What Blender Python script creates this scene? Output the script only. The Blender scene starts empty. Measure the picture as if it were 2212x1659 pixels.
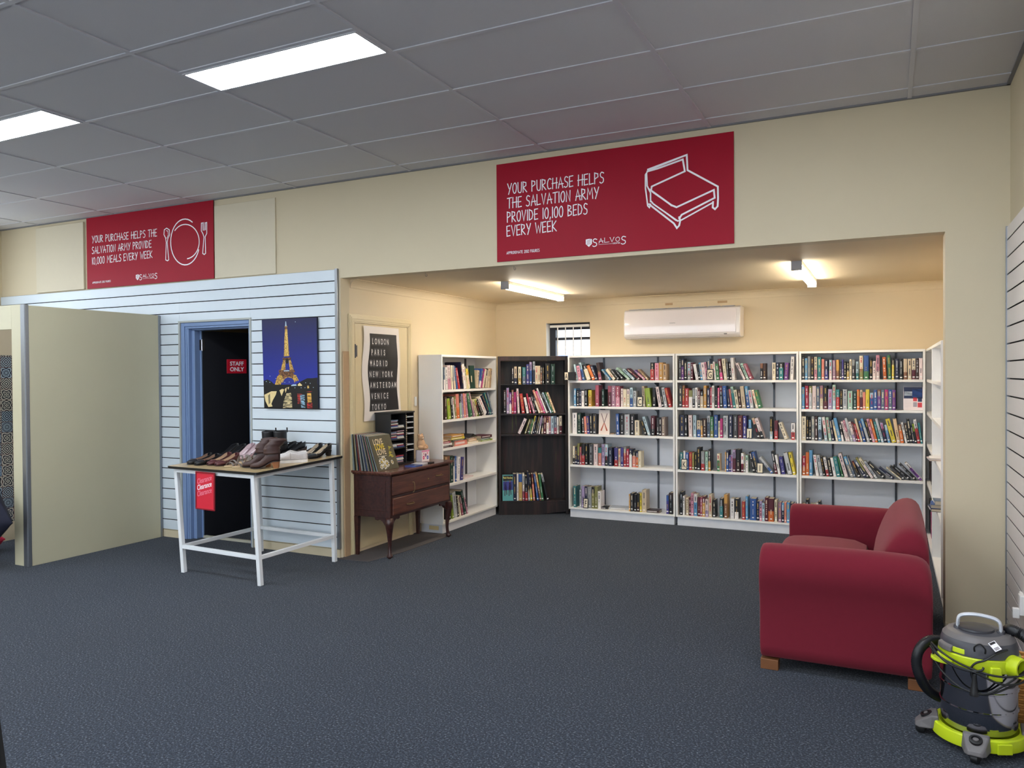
import bpy, bmesh, math, random, colorsys
import numpy as np
from mathutils import Vector, Matrix, Euler
random.seed(7)
SC = bpy.context.scene
COL = SC.collection
PI = math.pi

# ---------------------------------------------------------------- camera
F_PX = 1667.6; YAW, PIT, ROL = [math.radians(v) for v in (26.060, -0.717, -0.423)]; CAM_H = 1.565
_F = Vector((-math.sin(YAW)*math.cos(PIT), math.cos(YAW)*math.cos(PIT), math.sin(PIT)))
_R0 = Vector((math.cos(YAW), math.sin(YAW), 0)); _U0 = _R0.cross(_F)
_R = math.cos(ROL)*_R0 + math.sin(ROL)*_U0; _U = -math.sin(ROL)*_R0 + math.cos(ROL)*_U0
cam_d = bpy.data.cameras.new('camera'); cam = bpy.data.objects.new('camera', cam_d); COL.objects.link(cam)
cam_d.sensor_fit = 'HORIZONTAL'; cam_d.sensor_width = 36.0; cam_d.lens = F_PX/2212*36.0
cam_d.clip_start = 0.05; cam_d.clip_end = 200
M3 = Matrix((( _R.x, _U.x, -_F.x), (_R.y, _U.y, -_F.y), (_R.z, _U.z, -_F.z)))
cam.matrix_world = Matrix.Translation((0, 0, CAM_H)) @ M3.to_4x4()
SC.camera = cam
SC.view_settings.view_transform = 'Standard'; SC.view_settings.look = 'None'
SC.view_settings.gamma = 1.0; SC.view_settings.exposure = 0.84
SC.view_settings.use_curve_mapping = False

def ray(px, py): return _F + _R*((px-1106)/F_PX) - _U*((py-829.5)/F_PX)
def onp(px, py, ax, v):
    """point of the photograph on the real plane  axis = v"""
    d = ray(px, py); c = Vector((0, 0, CAM_H)); t = (v-c[ax])/d[ax]
    return c + d*t

# ---------------------------------------------------------------- daylight
def area(name, loc, rot, sx, sy, power, col, portal=False):
    L = bpy.data.lights.new(name, 'AREA'); L.shape = 'RECTANGLE'; L.size = sx; L.size_y = sy
    L.energy = power; L.color = col
    if portal: L.cycles.is_portal = True
    o = bpy.data.objects.new(name, L); COL.objects.link(o); o.location = loc; o.rotation_euler = rot
    return o
W = bpy.data.worlds.new('sky'); SC.world = W; W.use_nodes = True
wb = W.node_tree.nodes['Background']; wb.inputs[0].default_value = (0.80, 0.90, 1.0, 1); wb.inputs[1].default_value = WORLD_STRENGTH = 2.6
area('shopfront_daylight', (-4.3, -4.62, 1.45), (PI/2, 0, 0), 8.2, 2.3, 1, (1, 1, 1), True)
area('alcove_window_daylight', (-3.29, 8.42, 1.8), (-PI/2, 0, 0), .5, .7, 1, (1, 1, 1), True)
area('side_window_daylight', (-9.06, 3.6, 2.4), (0, -PI/2, 0), .9, 2.3, 1, (1, 1, 1), True)
TROFFER = 21.0; BATTEN = 33.0

# ---------------------------------------------------------------- helpers
def s2l(c):
    c = c/255.0
    return c/12.92 if c <= .04045 else ((c+.055)/1.055)**2.4
def lin(rgb): return tuple(s2l(c) for c in rgb)
MATS = {}
def mat(name, rgb, rough=.6, metal=0.0, spec=.5, var=.06, nscale=18.0, bump=0.0, bscale=200.0, coat=0.0, emit=0.0, per_obj=0.0):
    """procedural surface: noise-varied base colour, optional noise bump"""
    if name in MATS: return MATS[name]
    m = bpy.data.materials.new(name); m.use_nodes = True; nt = m.node_tree; N = nt.nodes; L = nt.links
    b = N['Principled BSDF']; b.inputs['Roughness'].default_value = rough; b.inputs['Metallic'].default_value = metal
    b.inputs['Specular IOR Level'].default_value = spec
    if coat: b.inputs['Coat Weight'].default_value = coat; b.inputs['Coat Roughness'].default_value = .1
    base = lin(rgb)
    tc = N.new('ShaderNodeTexCoord'); nz = N.new('ShaderNodeTexNoise'); nz.inputs['Scale'].default_value = nscale; nz.inputs['Detail'].default_value = 3
    L.new(tc.outputs['Object'], nz.inputs['Vector'])
    mx = N.new('ShaderNodeMix'); mx.data_type = 'RGBA'
    mx.inputs[6].default_value = tuple(min(1, c*(1-var)) for c in base)+(1,)
    mx.inputs[7].default_value = tuple(min(1, c*(1+var)) for c in base)+(1,)
    L.new(nz.outputs['Fac'], mx.inputs[0]); out = mx.outputs[2]
    if per_obj:
        oi = N.new('ShaderNodeObjectInfo'); hs = N.new('ShaderNodeHueSaturation')
        mr = N.new('ShaderNodeMapRange'); mr.inputs['To Min'].default_value = 1-per_obj; mr.inputs['To Max'].default_value = 1+per_obj
        L.new(oi.outputs['Random'], mr.inputs['Value']); L.new(mr.outputs[0], hs.inputs['Value']); L.new(out, hs.inputs['Color']); out = hs.outputs[0]
    L.new(out, b.inputs['Base Color'])
    if bump:
        n2 = N.new('ShaderNodeTexNoise'); n2.inputs['Scale'].default_value = bscale; n2.inputs['Detail'].default_value = 2
        L.new(tc.outputs['Object'], n2.inputs['Vector'])
        bp = N.new('ShaderNodeBump'); bp.inputs['Strength'].default_value = bump; bp.inputs['Distance'].default_value = .002
        L.new(n2.outputs['Fac'], bp.inputs['Height']); L.new(bp.outputs[0], b.inputs['Normal'])
    if emit:
        b.inputs['Emission Color'].default_value = base+(1,); b.inputs['Emission Strength'].default_value = emit
    MATS[name] = m; return m
def nodes_of(m): return m.node_tree.nodes, m.node_tree.links, m.node_tree.nodes['Principled BSDF']

class MB:
    def __init__(s): s.v = []; s.f = []; s.m = []
    def add(s, verts, faces, mi=0):
        o = len(s.v); s.v += [tuple(p) for p in verts]
        for f in faces: s.f.append(tuple(i+o for i in f)); s.m.append(mi)
        return s
    def box(s, x0, x1, y0, y1, z0, z1, mi=0, M=None):
        P = [Vector(p) for p in ((x0,y0,z0),(x1,y0,z0),(x1,y1,z0),(x0,y1,z0),(x0,y0,z1),(x1,y0,z1),(x1,y1,z1),(x0,y1,z1))]
        if M is not None: P = [M @ p for p in P]
        return s.add(P, [(0,3,2,1),(4,5,6,7),(0,1,5,4),(1,2,6,5),(2,3,7,6),(3,0,4,7)], mi)
    def quad(s, a, b, c, d, mi=0): return s.add([a,b,c,d], [(0,1,2,3)], mi)
    def prism(s, pts, vec, mi=0):
        """polygon pts (3D) extruded by vec"""
        n = len(pts); v = Vector(vec); P = [Vector(p) for p in pts]; Q = [p+v for p in P]
        F = [tuple(range(n))[::-1], tuple(range(n, 2*n))] + [(i, (i+1) % n, n+(i+1) % n, n+i) for i in range(n)]
        return s.add(P+Q, F, mi)
    def rings(s, rs, mi=0, cap=True, closed=False):
        n = len(rs[0]); P = [p for r in rs for p in r]; F = []
        K = len(rs)
        for k in range(K if closed else K-1):
            k2 = (k+1) % K
            for i in range(n): F.append((k*n+i, k*n+(i+1) % n, k2*n+(i+1) % n, k2*n+i))
        if cap and not closed: F += [tuple(range(n))[::-1], tuple((K-1)*n+i for i in range(n))]
        return s.add(P, F, mi)
    def lathe(s, prof, seg=32, c=(0,0), mi=0, cap=True):
        rs = [[(c[0]+r*math.cos(2*PI*i/seg), c[1]+r*math.sin(2*PI*i/seg), z) for i in range(seg)] for r, z in prof]
        return s.rings(rs, mi, cap)
    def tube(s, path, r, seg=10, mi=0, cap=True, closed=False):
        P = [Vector(p) for p in path]; n = len(P); rs = []; up = None
        for i, p in enumerate(P):
            if closed: t = (P[(i+1) % n]-P[i-1])
            else: t = (P[min(i+1, n-1)]-P[max(i-1, 0)])
            t.normalize()
            if up is None: up = t.orthogonal().normalized()
            up = (up - t*up.dot(t)).normalized(); w = t.cross(up)
            rr = r[i] if isinstance(r, (list, tuple)) else r
            rs.append([p + up*(rr*math.cos(2*PI*k/seg)) + w*(rr*math.sin(2*PI*k/seg)) for k in range(seg)])
        return s.rings(rs, mi, cap, closed)
    def ball(s, c, r, mi=0, seg=16, rot=None):
        rx, ry, rz = r if isinstance(r, (tuple, list)) else (r, r, r); rs = []
        for k in range(1, seg//2):
            a = PI*k/(seg//2); rs.append([Vector((rx*math.sin(a)*math.cos(2*PI*i/seg), ry*math.sin(a)*math.sin(2*PI*i/seg), -rz*math.cos(a))) for i in range(seg)])
        if rot is not None: rs = [[rot @ p for p in q] for q in rs]
        rs = [[p+Vector(c) for p in q] for q in rs]
        return s.rings(rs, mi)
    def build(s, name, mats, parent=None, smooth=None, bevel=0.0, loc=None, seg=2, recalc=True):
        me = bpy.data.meshes.new(name); me.from_pydata(s.v, [], s.f)
        if not isinstance(mats, (list, tuple)): mats = [mats]
        for m in mats: me.materials.append(m)
        me.polygons.foreach_set('material_index', [min(i, len(mats)-1) for i in s.m])
        if recalc:
            bm = bmesh.new(); bm.from_mesh(me); bmesh.ops.recalc_face_normals(bm, faces=bm.faces); bm.to_mesh(me); bm.free()
        if smooth is not None:
            me.polygons.foreach_set('use_smooth', [True]*len(me.polygons)); me.set_sharp_from_angle(angle=math.radians(smooth))
        me.update()
        o = bpy.data.objects.new(name, me); COL.objects.link(o)
        if parent is not None: o.parent = parent
        if loc is not None: o.location = loc
        if bevel:
            b = o.modifiers.new('bevel', 'BEVEL'); b.width = bevel; b.segments = seg; b.limit_method = 'ANGLE'; b.angle_limit = math.radians(40)
        return o
def tag(o, label=None, cat=None, group=None, kind=None):
    if label: o['label'] = label
    if cat: o['category'] = cat
    if group: o['group'] = group
    if kind: o['kind'] = kind
    return o
def thing(name, label, cat, loc=(0,0,0), rz=0.0, group=None):
    o = bpy.data.objects.new(name, None); COL.objects.link(o); o.empty_display_size = .05
    o.location = loc; o.rotation_euler = (0, 0, rz)
    return tag(o, label, cat, group)
def struct(name, mb, mats, **k):
    return tag(mb.build(name, mats, **k), kind='structure')
def subsurf(o, n=2):
    m = o.modifiers.new('subdivision', 'SUBSURF'); m.levels = n; m.render_levels = n; return o
def smoothpath(pts, n=8, closed=False):
    P = [Vector(p) for p in pts]; out = []; K = len(P)
    for i in range(K if closed else K-1):
        if closed: a, b, c, d = P[i-1], P[i], P[(i+1) % K], P[(i+2) % K]
        else: a, b, c, d = P[max(i-1, 0)], P[i], P[i+1], P[min(i+2, K-1)]
        for k in range(n):
            t = k/n; out.append(.5*((2*b)+(c-a)*t+(2*a-5*b+4*c-d)*t*t+(3*b-a-3*c+d)*t**3))
    if not closed: out.append(P[-1])
    return out

# lettering -----------------------------------------------------
def text_mesh(s, size, xs=1.0, shear=0.0, bold=0.0, align='LEFT', depth=.0006, spacing=1.0):
    cu = bpy.data.curves.new('lettering', 'FONT'); cu.body = s; cu.size = size; cu.extrude = depth; cu.offset = bold
    cu.align_x = align; cu.shear = shear; cu.space_character = spacing; cu.resolution_u = 4
    o = bpy.data.objects.new('lettering', cu); COL.objects.link(o)
    dg = bpy.context.evaluated_depsgraph_get(); me = bpy.data.meshes.new_from_object(o.evaluated_get(dg))
    bpy.data.objects.remove(o); bpy.data.curves.remove(cu)
    me.transform(Matrix.Scale(xs, 4, (1,0,0))); return me
def lettering(s, size, m, parent, M, name='lettering', **k):
    """M maps text x -> right, y -> up, z -> towards the viewer"""
    me = text_mesh(s, size, **k); me.materials.clear(); me.materials.append(m); me.transform(M)
    o = bpy.data.objects.new(name, me); COL.objects.link(o); o.parent = parent; return o
def frame(origin, right, up):
    r = Vector(right).normalized(); u = Vector(up); u = (u - r*u.dot(r)).normalized(); n = r.cross(u)
    return Matrix(((r.x,u.x,n.x,origin[0]),(r.y,u.y,n.y,origin[1]),(r.z,u.z,n.z,origin[2]),(0,0,0,1)))
STROKES = {  # narrow hand-written capitals, unit height
'A':(.42,[[(0,0),(.2,1),(.42,0)],[(.03,.36),(.46,.38)]]),'B':(.36,[[(0,0),(0,1),(.26,.9),(.28,.7),(.02,.52),(.32,.38),(.32,.12),(0,0)]]),
'C':(.34,[[(.34,.9),(.2,1),(.04,.78),(.0,.4),(.1,.05),(.34,.08)]]),'D':(.38,[[(0,0),(0,1),(.25,.86),(.36,.5),(.26,.12),(0,0)]]),
'E':(.32,[[(.32,1),(0,.97),(0,0),(.32,.04)],[(0,.5),(.27,.52)]]),'F':(.3,[[(.32,1),(0,.97),(0,0)],[(0,.52),(.25,.54)]]),
'G':(.36,[[(.34,.9),(.18,1),(.02,.7),(.02,.25),(.18,0),(.34,.14),(.34,.42),(.2,.42)]]),
'H':(.4,[[(.02,1),(0,0)],[(.38,1),(.36,0)],[(-.06,.5),(.46,.54)]]),'I':(.06,[[(.03,1),(.03,0)]]),
'K':(.36,[[(0,1),(0,0)],[(.36,.96),(.02,.46),(.38,0)]]),'L':(.32,[[(0,1),(0,0),(.34,.06)]]),
'M':(.5,[[(0,0),(.06,1),(.24,.4),(.44,1),(.5,0)]]),'N':(.38,[[(0,0),(.02,1),(.34,0),(.36,1)]]),
'O':(.36,[[(.2,1),(.04,.8),(0,.4),(.12,.02),(.28,.1),(.36,.55),(.3,.9),(.2,1)]]),
'P':(.34,[[(0,0),(0,1),(.28,.9),(.3,.62),(.02,.44)]]),'R':(.36,[[(0,0),(0,1),(.28,.9),(.28,.62),(.02,.46),(.36,0)]]),
'S':(.32,[[(.32,.9),(.14,1),(.02,.8),(.08,.58),(.28,.42),(.28,.12),(.1,0),(-.02,.1)]]),
'T':(.38,[[(-.02,.96),(.42,1)],[(.2,.98),(.18,0)]]),'U':(.36,[[(0,1),(.02,.2),(.16,0),(.32,.14),(.36,1)]]),
'V':(.38,[[(0,1),(.18,0),(.38,1)]]),'W':(.54,[[(0,1),(.12,0),(.28,.7),(.42,0),(.56,1)]]),
'X':(.36,[[(0,1),(.36,0)],[(.36,1),(0,0)]]),'Y':(.38,[[(0,1),(.16,.5)],[(.4,1),(.1,-.04)]]),
'Z':(.34,[[(0,1),(.34,1),(0,0),(.36,0)]]),'0':(.34,[[(.18,1),(.02,.75),(0,.3),(.12,0),(.28,.1),(.34,.55),(.28,.9),(.18,1)]]),
'1':(.06,[[(.03,1),(.03,0)]]),'2':(.32,[[(0,.8),(.14,1),(.3,.85),(.26,.55),(0,0),(.34,.03)]]),',':(.08,[[(.06,.08),(.0,-.14)]]),' ':(.2,[])}
_LIFT = [0]
def ribbon(mb, pts, w, M, mi=0, closed=False, lift=0.0, serif=0.0):
    """one mitred strip per stroke; every stroke lies a hair above the last so crossings stay clean"""
    P = [Vector(p) for p in pts]; Q = [P[0]]
    for p in P[1:]:
        if (p-Q[-1]).length > w*.12: Q.append(p)
    P = Q
    if len(P) < 2: return
    _LIFT[0] = (_LIFT[0]+1) % 24; l0 = lift+_LIFT[0]*2e-5
    d0 = (P[1]-P[0]).normalized(); d1 = (P[-1]-P[-2]).normalized(); P[0] = P[0]-d0*w*.35; P[-1] = P[-1]+d1*w*.35
    V = []; n = len(P)
    for i, p in enumerate(P):
        da = (p-P[i-1]).normalized() if i else (P[1]-p).normalized(); db = (P[i+1]-p).normalized() if i < n-1 else da
        na = Vector((-da.y, da.x)); nb = Vector((-db.y, db.x)); m = na+nb
        if m.length < .3: m = na
        m.normalize(); k = min(1/max(m.dot(na), .5), 1.9)*w/2
        for q in (p+m*k, p-m*k): V.append(M @ Vector((q.x, q.y, l0+i*3e-6)))
    mb.add(V, [(2*i, 2*i+1, 2*i+3, 2*i+2) for i in range(n-1)], mi)
    if serif:
        for a in (P[0], P[-1]): mb.add([M @ Vector((a.x+dx, a.y+dy, l0+3e-4)) for dx, dy in ((-serif,-w*.3),(serif,-w*.3),(serif,w*.3),(-serif,w*.3))], [(0,1,2,3)], mi)
def curvy(c, pl): return [(p.x, p.y) for p in smoothpath([Vector((x, y, 0)) for x, y in pl], 4)] if c in 'SCOUG02' else pl
def hand_text(mb, s, p0, p1, h, w, mi=0, serif=0.0, lift=.0012, gap=.15, out=(0,-1,0)):
    """fit a hand-written line from p0 (start of baseline) to p1 (end)"""
    tot = sum(STROKES[c][0]+gap for c in s)-gap; L = (p1-p0).length; r = (p1-p0).normalized()
    M = frame(p0, r, (0,0,1)); k = L/tot; x = 0
    for c in s:
        wd, st = STROKES[c]
        for pl in st: ribbon(mb, [((x+px)*k, py*h) for px, py in curvy(c, pl)], w, M, mi, lift=lift, serif=serif)
        x += wd+gap
# ---------------------------------------------------------------- materials of the room
M_MAIN = mat('cream wall paint', (212, 198, 168), .62, var=.03, nscale=2.5, bump=.15, bscale=160)
M_ALC = mat('cream wall paint with warm light tint', (224, 206, 174), .6, var=.03, nscale=2.0, bump=.12, bscale=160)  # same cream paint, with the alcove's warm lamplight mixed into its colour
M_CEIL = mat('ceiling tile', (204, 203, 206), .85, var=.05, nscale=260, bump=.25, bscale=420)
M_GRID = mat('ceiling grid white enamel', (200, 200, 206), .4, var=.02)
M_WHITE = mat('white laminate', (243, 241, 238), .35, var=.02, nscale=6)
M_SLAT = mat('white slatwall laminate', (216, 226, 234), .3, var=.02, nscale=4)
M_DARK = mat('dark groove', (28, 26, 30), .8)
M_ALU = mat('brushed aluminium trim', (150, 154, 160), .38, metal=.85, var=.06, nscale=60)
M_PART = mat('beige partition laminate', (198, 191, 162), .45, var=.03, nscale=3, bump=.05)
M_MDF = mat('raw brown board', (190, 158, 122), .8, var=.06, nscale=30)
M_BLUE = mat('blue-grey gloss door paint', (122, 146, 186), .35, var=.03)
M_NAVY = mat('near black door paint', (10, 11, 20), .55, var=.1)
M_CHROME = mat('chrome', (200, 200, 205), .18, metal=1.0, var=.02)
M_BLK = mat('black plastic', (22, 22, 24), .45, var=.08)
M_GREYMETAL = mat('slotted grey steel rail', (84, 86, 92), .4, metal=.6, var=.1, nscale=40)
M_RED = mat('crimson sign face', (160, 2, 36), .48, spec=.22, var=.04, nscale=3, bump=.10, bscale=30)
M_SIGNWHITE = mat('white sign print', (250, 248, 252), .5, var=.01)
M_GLASS = bpy.data.materials.new('clear glass'); M_GLASS.use_nodes = True
_n, _l, _b = nodes_of(M_GLASS); _b.inputs['Roughness'].default_value = .03; _b.inputs['Alpha'].default_value = .12; _b.inputs['Base Color'].default_value = (.9, .95, 1, 1)
def lamp_mat(name, col, strength):
    m = bpy.data.materials.new(name); m.use_nodes = True; n, l, b = nodes_of(m)
    tc = n.new('ShaderNodeTexCoord'); nz = n.new('ShaderNodeTexNoise'); nz.inputs['Scale'].default_value = 3
    mr = n.new('ShaderNodeMapRange'); mr.inputs['To Min'].default_value = strength*.97; mr.inputs['To Max'].default_value = strength*1.03
    l.new(tc.outputs['Object'], nz.inputs['Vector']); l.new(nz.outputs['Fac'], mr.inputs['Value']); l.new(mr.outputs[0], b.inputs['Emission Strength'])
    b.inputs['Emission Color'].default_value = col+(1,); b.inputs['Base Color'].default_value = (.9, .9, .9, 1); return m
def carpet_mat():
    m = mat('blue-grey loop carpet', (58, 66, 82), .95, spec=.1, var=.0)
    n, l, b = nodes_of(m); tc = n.new('ShaderNodeTexCoord')
    mp = n.new('ShaderNodeMapping'); mp.inputs['Scale'].default_value = (1, 1, 1); mp.inputs['Rotation'].default_value = (0, 0, .4)
    l.new(tc.outputs['Object'], mp.inputs['Vector'])
    n1 = n.new('ShaderNodeTexNoise'); n1.inputs['Scale'].default_value = 105; n1.inputs['Detail'].default_value = 3; n1.inputs['Roughness'].default_value = .7
    l.new(mp.outputs[0], n1.inputs['Vector'])
    cr = n.new('ShaderNodeValToRGB'); e = cr.color_ramp.elements
    e[0].position = .36; e[0].color = lin((16, 21, 32))+(1,)
    e[1].position = .56; e[1].color = lin((45, 54, 68))+(1,)
    q = e.new(.68); q.color = lin((116, 122, 130))+(1,)
    l.new(n1.outputs['Fac'], cr.inputs[0])
    n2 = n.new('ShaderNodeTexNoise'); n2.inputs['Scale'].default_value = .9; n2.inputs['Detail'].default_value = 2
    l.new(tc.outputs['Object'], n2.inputs['Vector'])
    hs = n.new('ShaderNodeHueSaturation'); mr = n.new('ShaderNodeMapRange'); mr.inputs['To Min'].default_value = .85; mr.inputs['To Max'].default_value = 1.15
    l.new(n2.outputs['Fac'], mr.inputs['Value']); l.new(mr.outputs[0], hs.inputs['Value']); l.new(cr.outputs[0], hs.inputs['Color'])
    # the alcove and doorway strip are an older, browner cut of the same carpet
    l.new(hs.outputs[0], b.inputs['Base Color'])
    bp = n.new('ShaderNodeBump'); bp.inputs['Strength'].default_value = .9; bp.inputs['Distance'].default_value = .006
    l.new(n1.outputs['Fac'], bp.inputs['Height']); l.new(bp.outputs[0], b.inputs['Normal'])
    b.inputs['Sheen Weight'].default_value = .12
    return m
M_CARPET = carpet_mat()
CZ = 3.226; ALZ = 2.40

# ---------------------------------------------------------------- room shell
struct('floor', MB().box(-9.2, .9, -4.9, 8.6, -.1, 0), M_CARPET)
struct('ceiling', MB().box(-9.2, .9, -4.9, 5.42, CZ, CZ+.1), M_CEIL)
w = MB()
w.box(-9.1, -6.13, 5.30, 5.42, 0, CZ).box(-6.13, -5.24, 5.30, 5.42, 2.08, CZ).box(-5.24, -4.22, 5.30, 5.42, 0, CZ)
w.box(-4.22, .30, 5.30, 5.42, ALZ, CZ).box(.30, .75, 5.30, 5.50, 0, CZ)
struct('wall_back', w, M_MAIN)
w = MB(); w.box(-9.1, -8.97, -4.7, 2.4, 0, CZ).box(-9.1, -8.97, 4.8, 5.3, 0, CZ).box(-9.1, -8.97, 2.4, 4.8, 0, 1.9).box(-9.1, -8.97, 2.4, 4.8, 2.9, CZ)
struct('wall_left', w, M_MAIN)
w = MB(); w.box(-9.08, -9.03, 2.4, 4.8, 1.9, 1.95).box(-9.08, -9.03, 2.4, 4.8, 2.85, 2.9)
for y in (2.4, 3.575, 4.75): w.box(-9.08, -9.03, y, y+.05, 1.9505, 2.8495)
struct('window_3', w, M_ALU)
struct('wall_right', MB().box(.63, .75, -4.7, 5.3, 0, CZ), M_MAIN)
w = MB(); w.box(-9.1, -8.4, -4.72, -4.6, 0, CZ).box(-.2, .75, -4.72, -4.6, 0, CZ).box(-8.4, -.2, -4.72, -4.6, 0, .3).box(-8.4, -.2, -4.72, -4.6, 2.6, CZ)
struct('wall_front', w, M_MAIN)
w = MB()
for x in (-8.4, -6.37, -4.34, -2.31, -.26): w.box(x, x+.06, -4.7, -4.62, .3, 2.6)
w.box(-8.4, -.2, -4.7, -4.62, .3, .36).box(-8.4, -.2, -4.7, -4.62, 2.54, 2.6).box(-8.4, -.2, -4.7, -4.62, 2.1, 2.15)
struct('window_1', w, M_ALU)
# alcove shell
struct('wall_alcove_left', MB().box(-4.32, -4.22, 5.42, 8.2, 0, 2.6), M_ALC)
struct('wall_alcove_right', MB().box(.62, .74, 5.50, 8.2, 0, 2.6), M_ALC)
WX0, WX1, WZ0, WZ1 = -3.565, -3.03, 1.70, 2.15
w = MB(); w.box(-4.32, WX0, 8.2, 8.40, 0, 2.6).box(WX1, .74, 8.2, 8.40, 0, 2.6).box(WX0, WX1, 8.2, 8.40, 0, WZ0).box(WX0, WX1, 8.2, 8.40, WZ1, 2.6)
struct('wall_alcove_back', w, M_ALC)
struct('ceiling_alcove', MB().box(-4.22, .62, 5.42, 8.2, ALZ, ALZ+.1), M_ALC)
# cove cornice round the alcove ceiling
def cove(a, b, nrm):
    a, b, nrm = Vector(a), Vector(b), Vector(nrm); prof = []
    for i in range(7):
        t = PI/2*i/6; prof.append((.065*(1-math.sin(t)), -.065*(1-math.cos(t))))
    pts = [a + nrm*.003+Vector((0,0,-.075))] + [a + nrm*(.006+p[0])+Vector((0,0,p[1]-.004)) for p in prof][::-1] + [a+nrm*.078+Vector((0,0,-.004)), a+nrm*.078, a]
    return MB().prism(pts, b-a)
struct('trim_1', cove((-4.22, 5.43, ALZ), (-4.22, 8.2, ALZ), (1,0,0)), M_ALC)
struct('trim_2', cove((-4.22, 8.2, ALZ), (.62, 8.2, ALZ), (0,-1,0)), M_ALC)
# staff room behind the open door
w = MB(); w.box(-7.2, -4.32, 7.2, 7.3, 0, 2.6).box(-7.3, -7.2, 5.42, 7.3, 0, 2.6).box(-7.2, -4.32, 5.42, 7.2, 2.5, 2.6)
struct('wall_staff_room', w, M_MAIN)
# carpet patch of browner, older carpet along the alcove's left wall
struct('floor_patch', MB().prism([(-4.22, 5.24, 0), (-3.93, 5.27, 0), (-3.86, 5.7, 0), (-3.84, 6.5, 0), (-4.22, 6.5, 0)], (0, 0, .004)), mat('old brown-grey carpet', (86, 80, 80), .95, var=.25, nscale=160, bump=.6, bscale=160))

# ceiling grid of T-bars, wall angle and troffers
TX = [-3.489+1.2*i for i in range(-4, 4)]; TY = [5.114-.6*j for j in range(17)]
g = MB()
for x in TX: g.box(x-.012, x+.012, -4.6, 5.3, CZ-.006, CZ+.001)
for y in TY: g.box(-8.97, .63, y-.012, y+.012, CZ-.0055, CZ+.001)
struct('trim_3', g, M_GRID)
g = MB().box(-8.97, .63, 5.280, 5.3, CZ-.010, CZ).box(.610, .63, -4.6, 5.3, CZ-.010, CZ)
struct('trim_4', g, mat('grey ceiling angle', (120, 120, 124), .5))
M_TROF = lamp_mat('troffer diffuser', (.86, .93, 1.0), TROFFER)
TL = {0: 'long recessed ceiling light nearest the middle of the room', 1: 'recessed ceiling light cut off by the left edge of the photo'}
tn = 0
for row, ys in enumerate((3.014, .614, -1.786)):
    for i, x in enumerate((-3.489, -5.889, -8.289, -1.089)):
        if x+1.2 > .7: continue
        lab = ('bright white recessed troffer light in the grey tiled ceiling, the one wholly in view', 'bright white recessed troffer light in the ceiling cut by the left edge')[i] if (row == 0 and i < 2) else 'recessed troffer light outside the view, %s row, %s' % (('nearest', 'middle', 'farthest')[row], ('second from the right wall', 'second from the left wall', 'by the left wall', 'by the right wall')[i])
        t = thing('ceiling_light', lab, 'ceiling light', (x+.6, ys+.15, CZ), 0, 'recessed ceiling troffers')
        fr = MB(); a, b, c, d, e = .588, .138, .575, .127, .012
        fr.box(-a, a, -b, -d, -.010, .0).box(-a, a, d, b, -.010, .0).box(-a, -c, -d, d, -.010, .0).box(c, a, -d, d, -.010, .0)
        fr.build('frame', M_GRID, t)
        MB().box(-c, c, -d, d, -.008, -.002).build('diffuser', M_TROF, t)
        g2 = MB().box(x, x+1.2, ys-.012, ys+.012, CZ-.0055, CZ+.001)
        tn += 1
        if i < 2 and row == 0: struct('trim_%d' % (20+tn), g2, M_GRID)

# baseboards under the slatwall and skirtings
struct('baseboard_back', MB().box(-8.97, -6.14, 5.286, 5.3, 0, .07).box(-5.23, -4.24, 5.283, 5.3, 0, .07), M_MAIN)
struct('baseboard_pillar', MB().box(.30, .60, 5.288, 5.3, 0, .05), M_MAIN)

# ---------------------------------------------------------------- slatwalls
t = thing('slatwall', 'white horizontal slatwall panelling around the blue staff doorway, topped by the two panels', 'wall panel', (0, 0, 0))
m = MB()
def slats(m, x0, x1, z0, z1, y=5.28, step=.1, off=.076):
    k = math.floor((z0-off)/step)
    while off+k*step < z1-.002:
        a, b = max(z0, off+k*step+.004), min(z1, off+(k+1)*step-.004)
        if b-a > .004: m.box(x0, x1, y, y+.004, a, b)
        k += 1
slats(m, -8.965, -6.14, .076, 2.476); slats(m, -6.14, -5.232, 2.092, 2.476); slats(m, -5.232, -4.262, .076, 2.476)
m.build('slat_boards', M_SLAT, t, bevel=.0015)
m = MB().box(-8.965, -6.14, 5.297, 5.2997, .076, 2.476).box(-6.14, -5.232, 5.297, 5.2997, 2.092, 2.476).box(-5.232, -4.262, 5.297, 5.2997, .076, 2.476)
m.build('groove_backing', M_DARK, t)
MB().box(-4.262, -4.236, 5.276, 5.2995, .076, 2.480).build('end_trim', M_ALU, t)
m = MB().box(-6.152, -6.132, 5.272, 5.2995, 0, 2.100).box(-5.240, -5.220, 5.272, 5.2995, 0, 2.100).box(-6.1318, -5.2402, 5.2722, 5.2995, 2.083, 2.100)
m.build('door_edge_trim', mat('pale grey trim', (176, 180, 176), .5), t)
t = thing('slatwall', 'pinkish white slatwall panelling with dark grooves on the right hand wall', 'wall panel', (0, 0, 0))
m = MB(); z = 0.02
while z < 2.39:
    m.box(.612, .616, -2.0, 5.284, z+.004, min(2.40, z+.1)-.004); z += .1
m.build('slat_boards', mat('pinkish white slatwall laminate', (226, 220, 220), .32, var=.02), t, bevel=.0015)
MB().box(.627, .6297, -2.0, 5.284, .02, 2.40).build('groove_backing', M_DARK, t)
MB().box(.606, .6295, 5.284, 5.297, .02, 2.402).build('end_trim', M_ALU, t)

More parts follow.
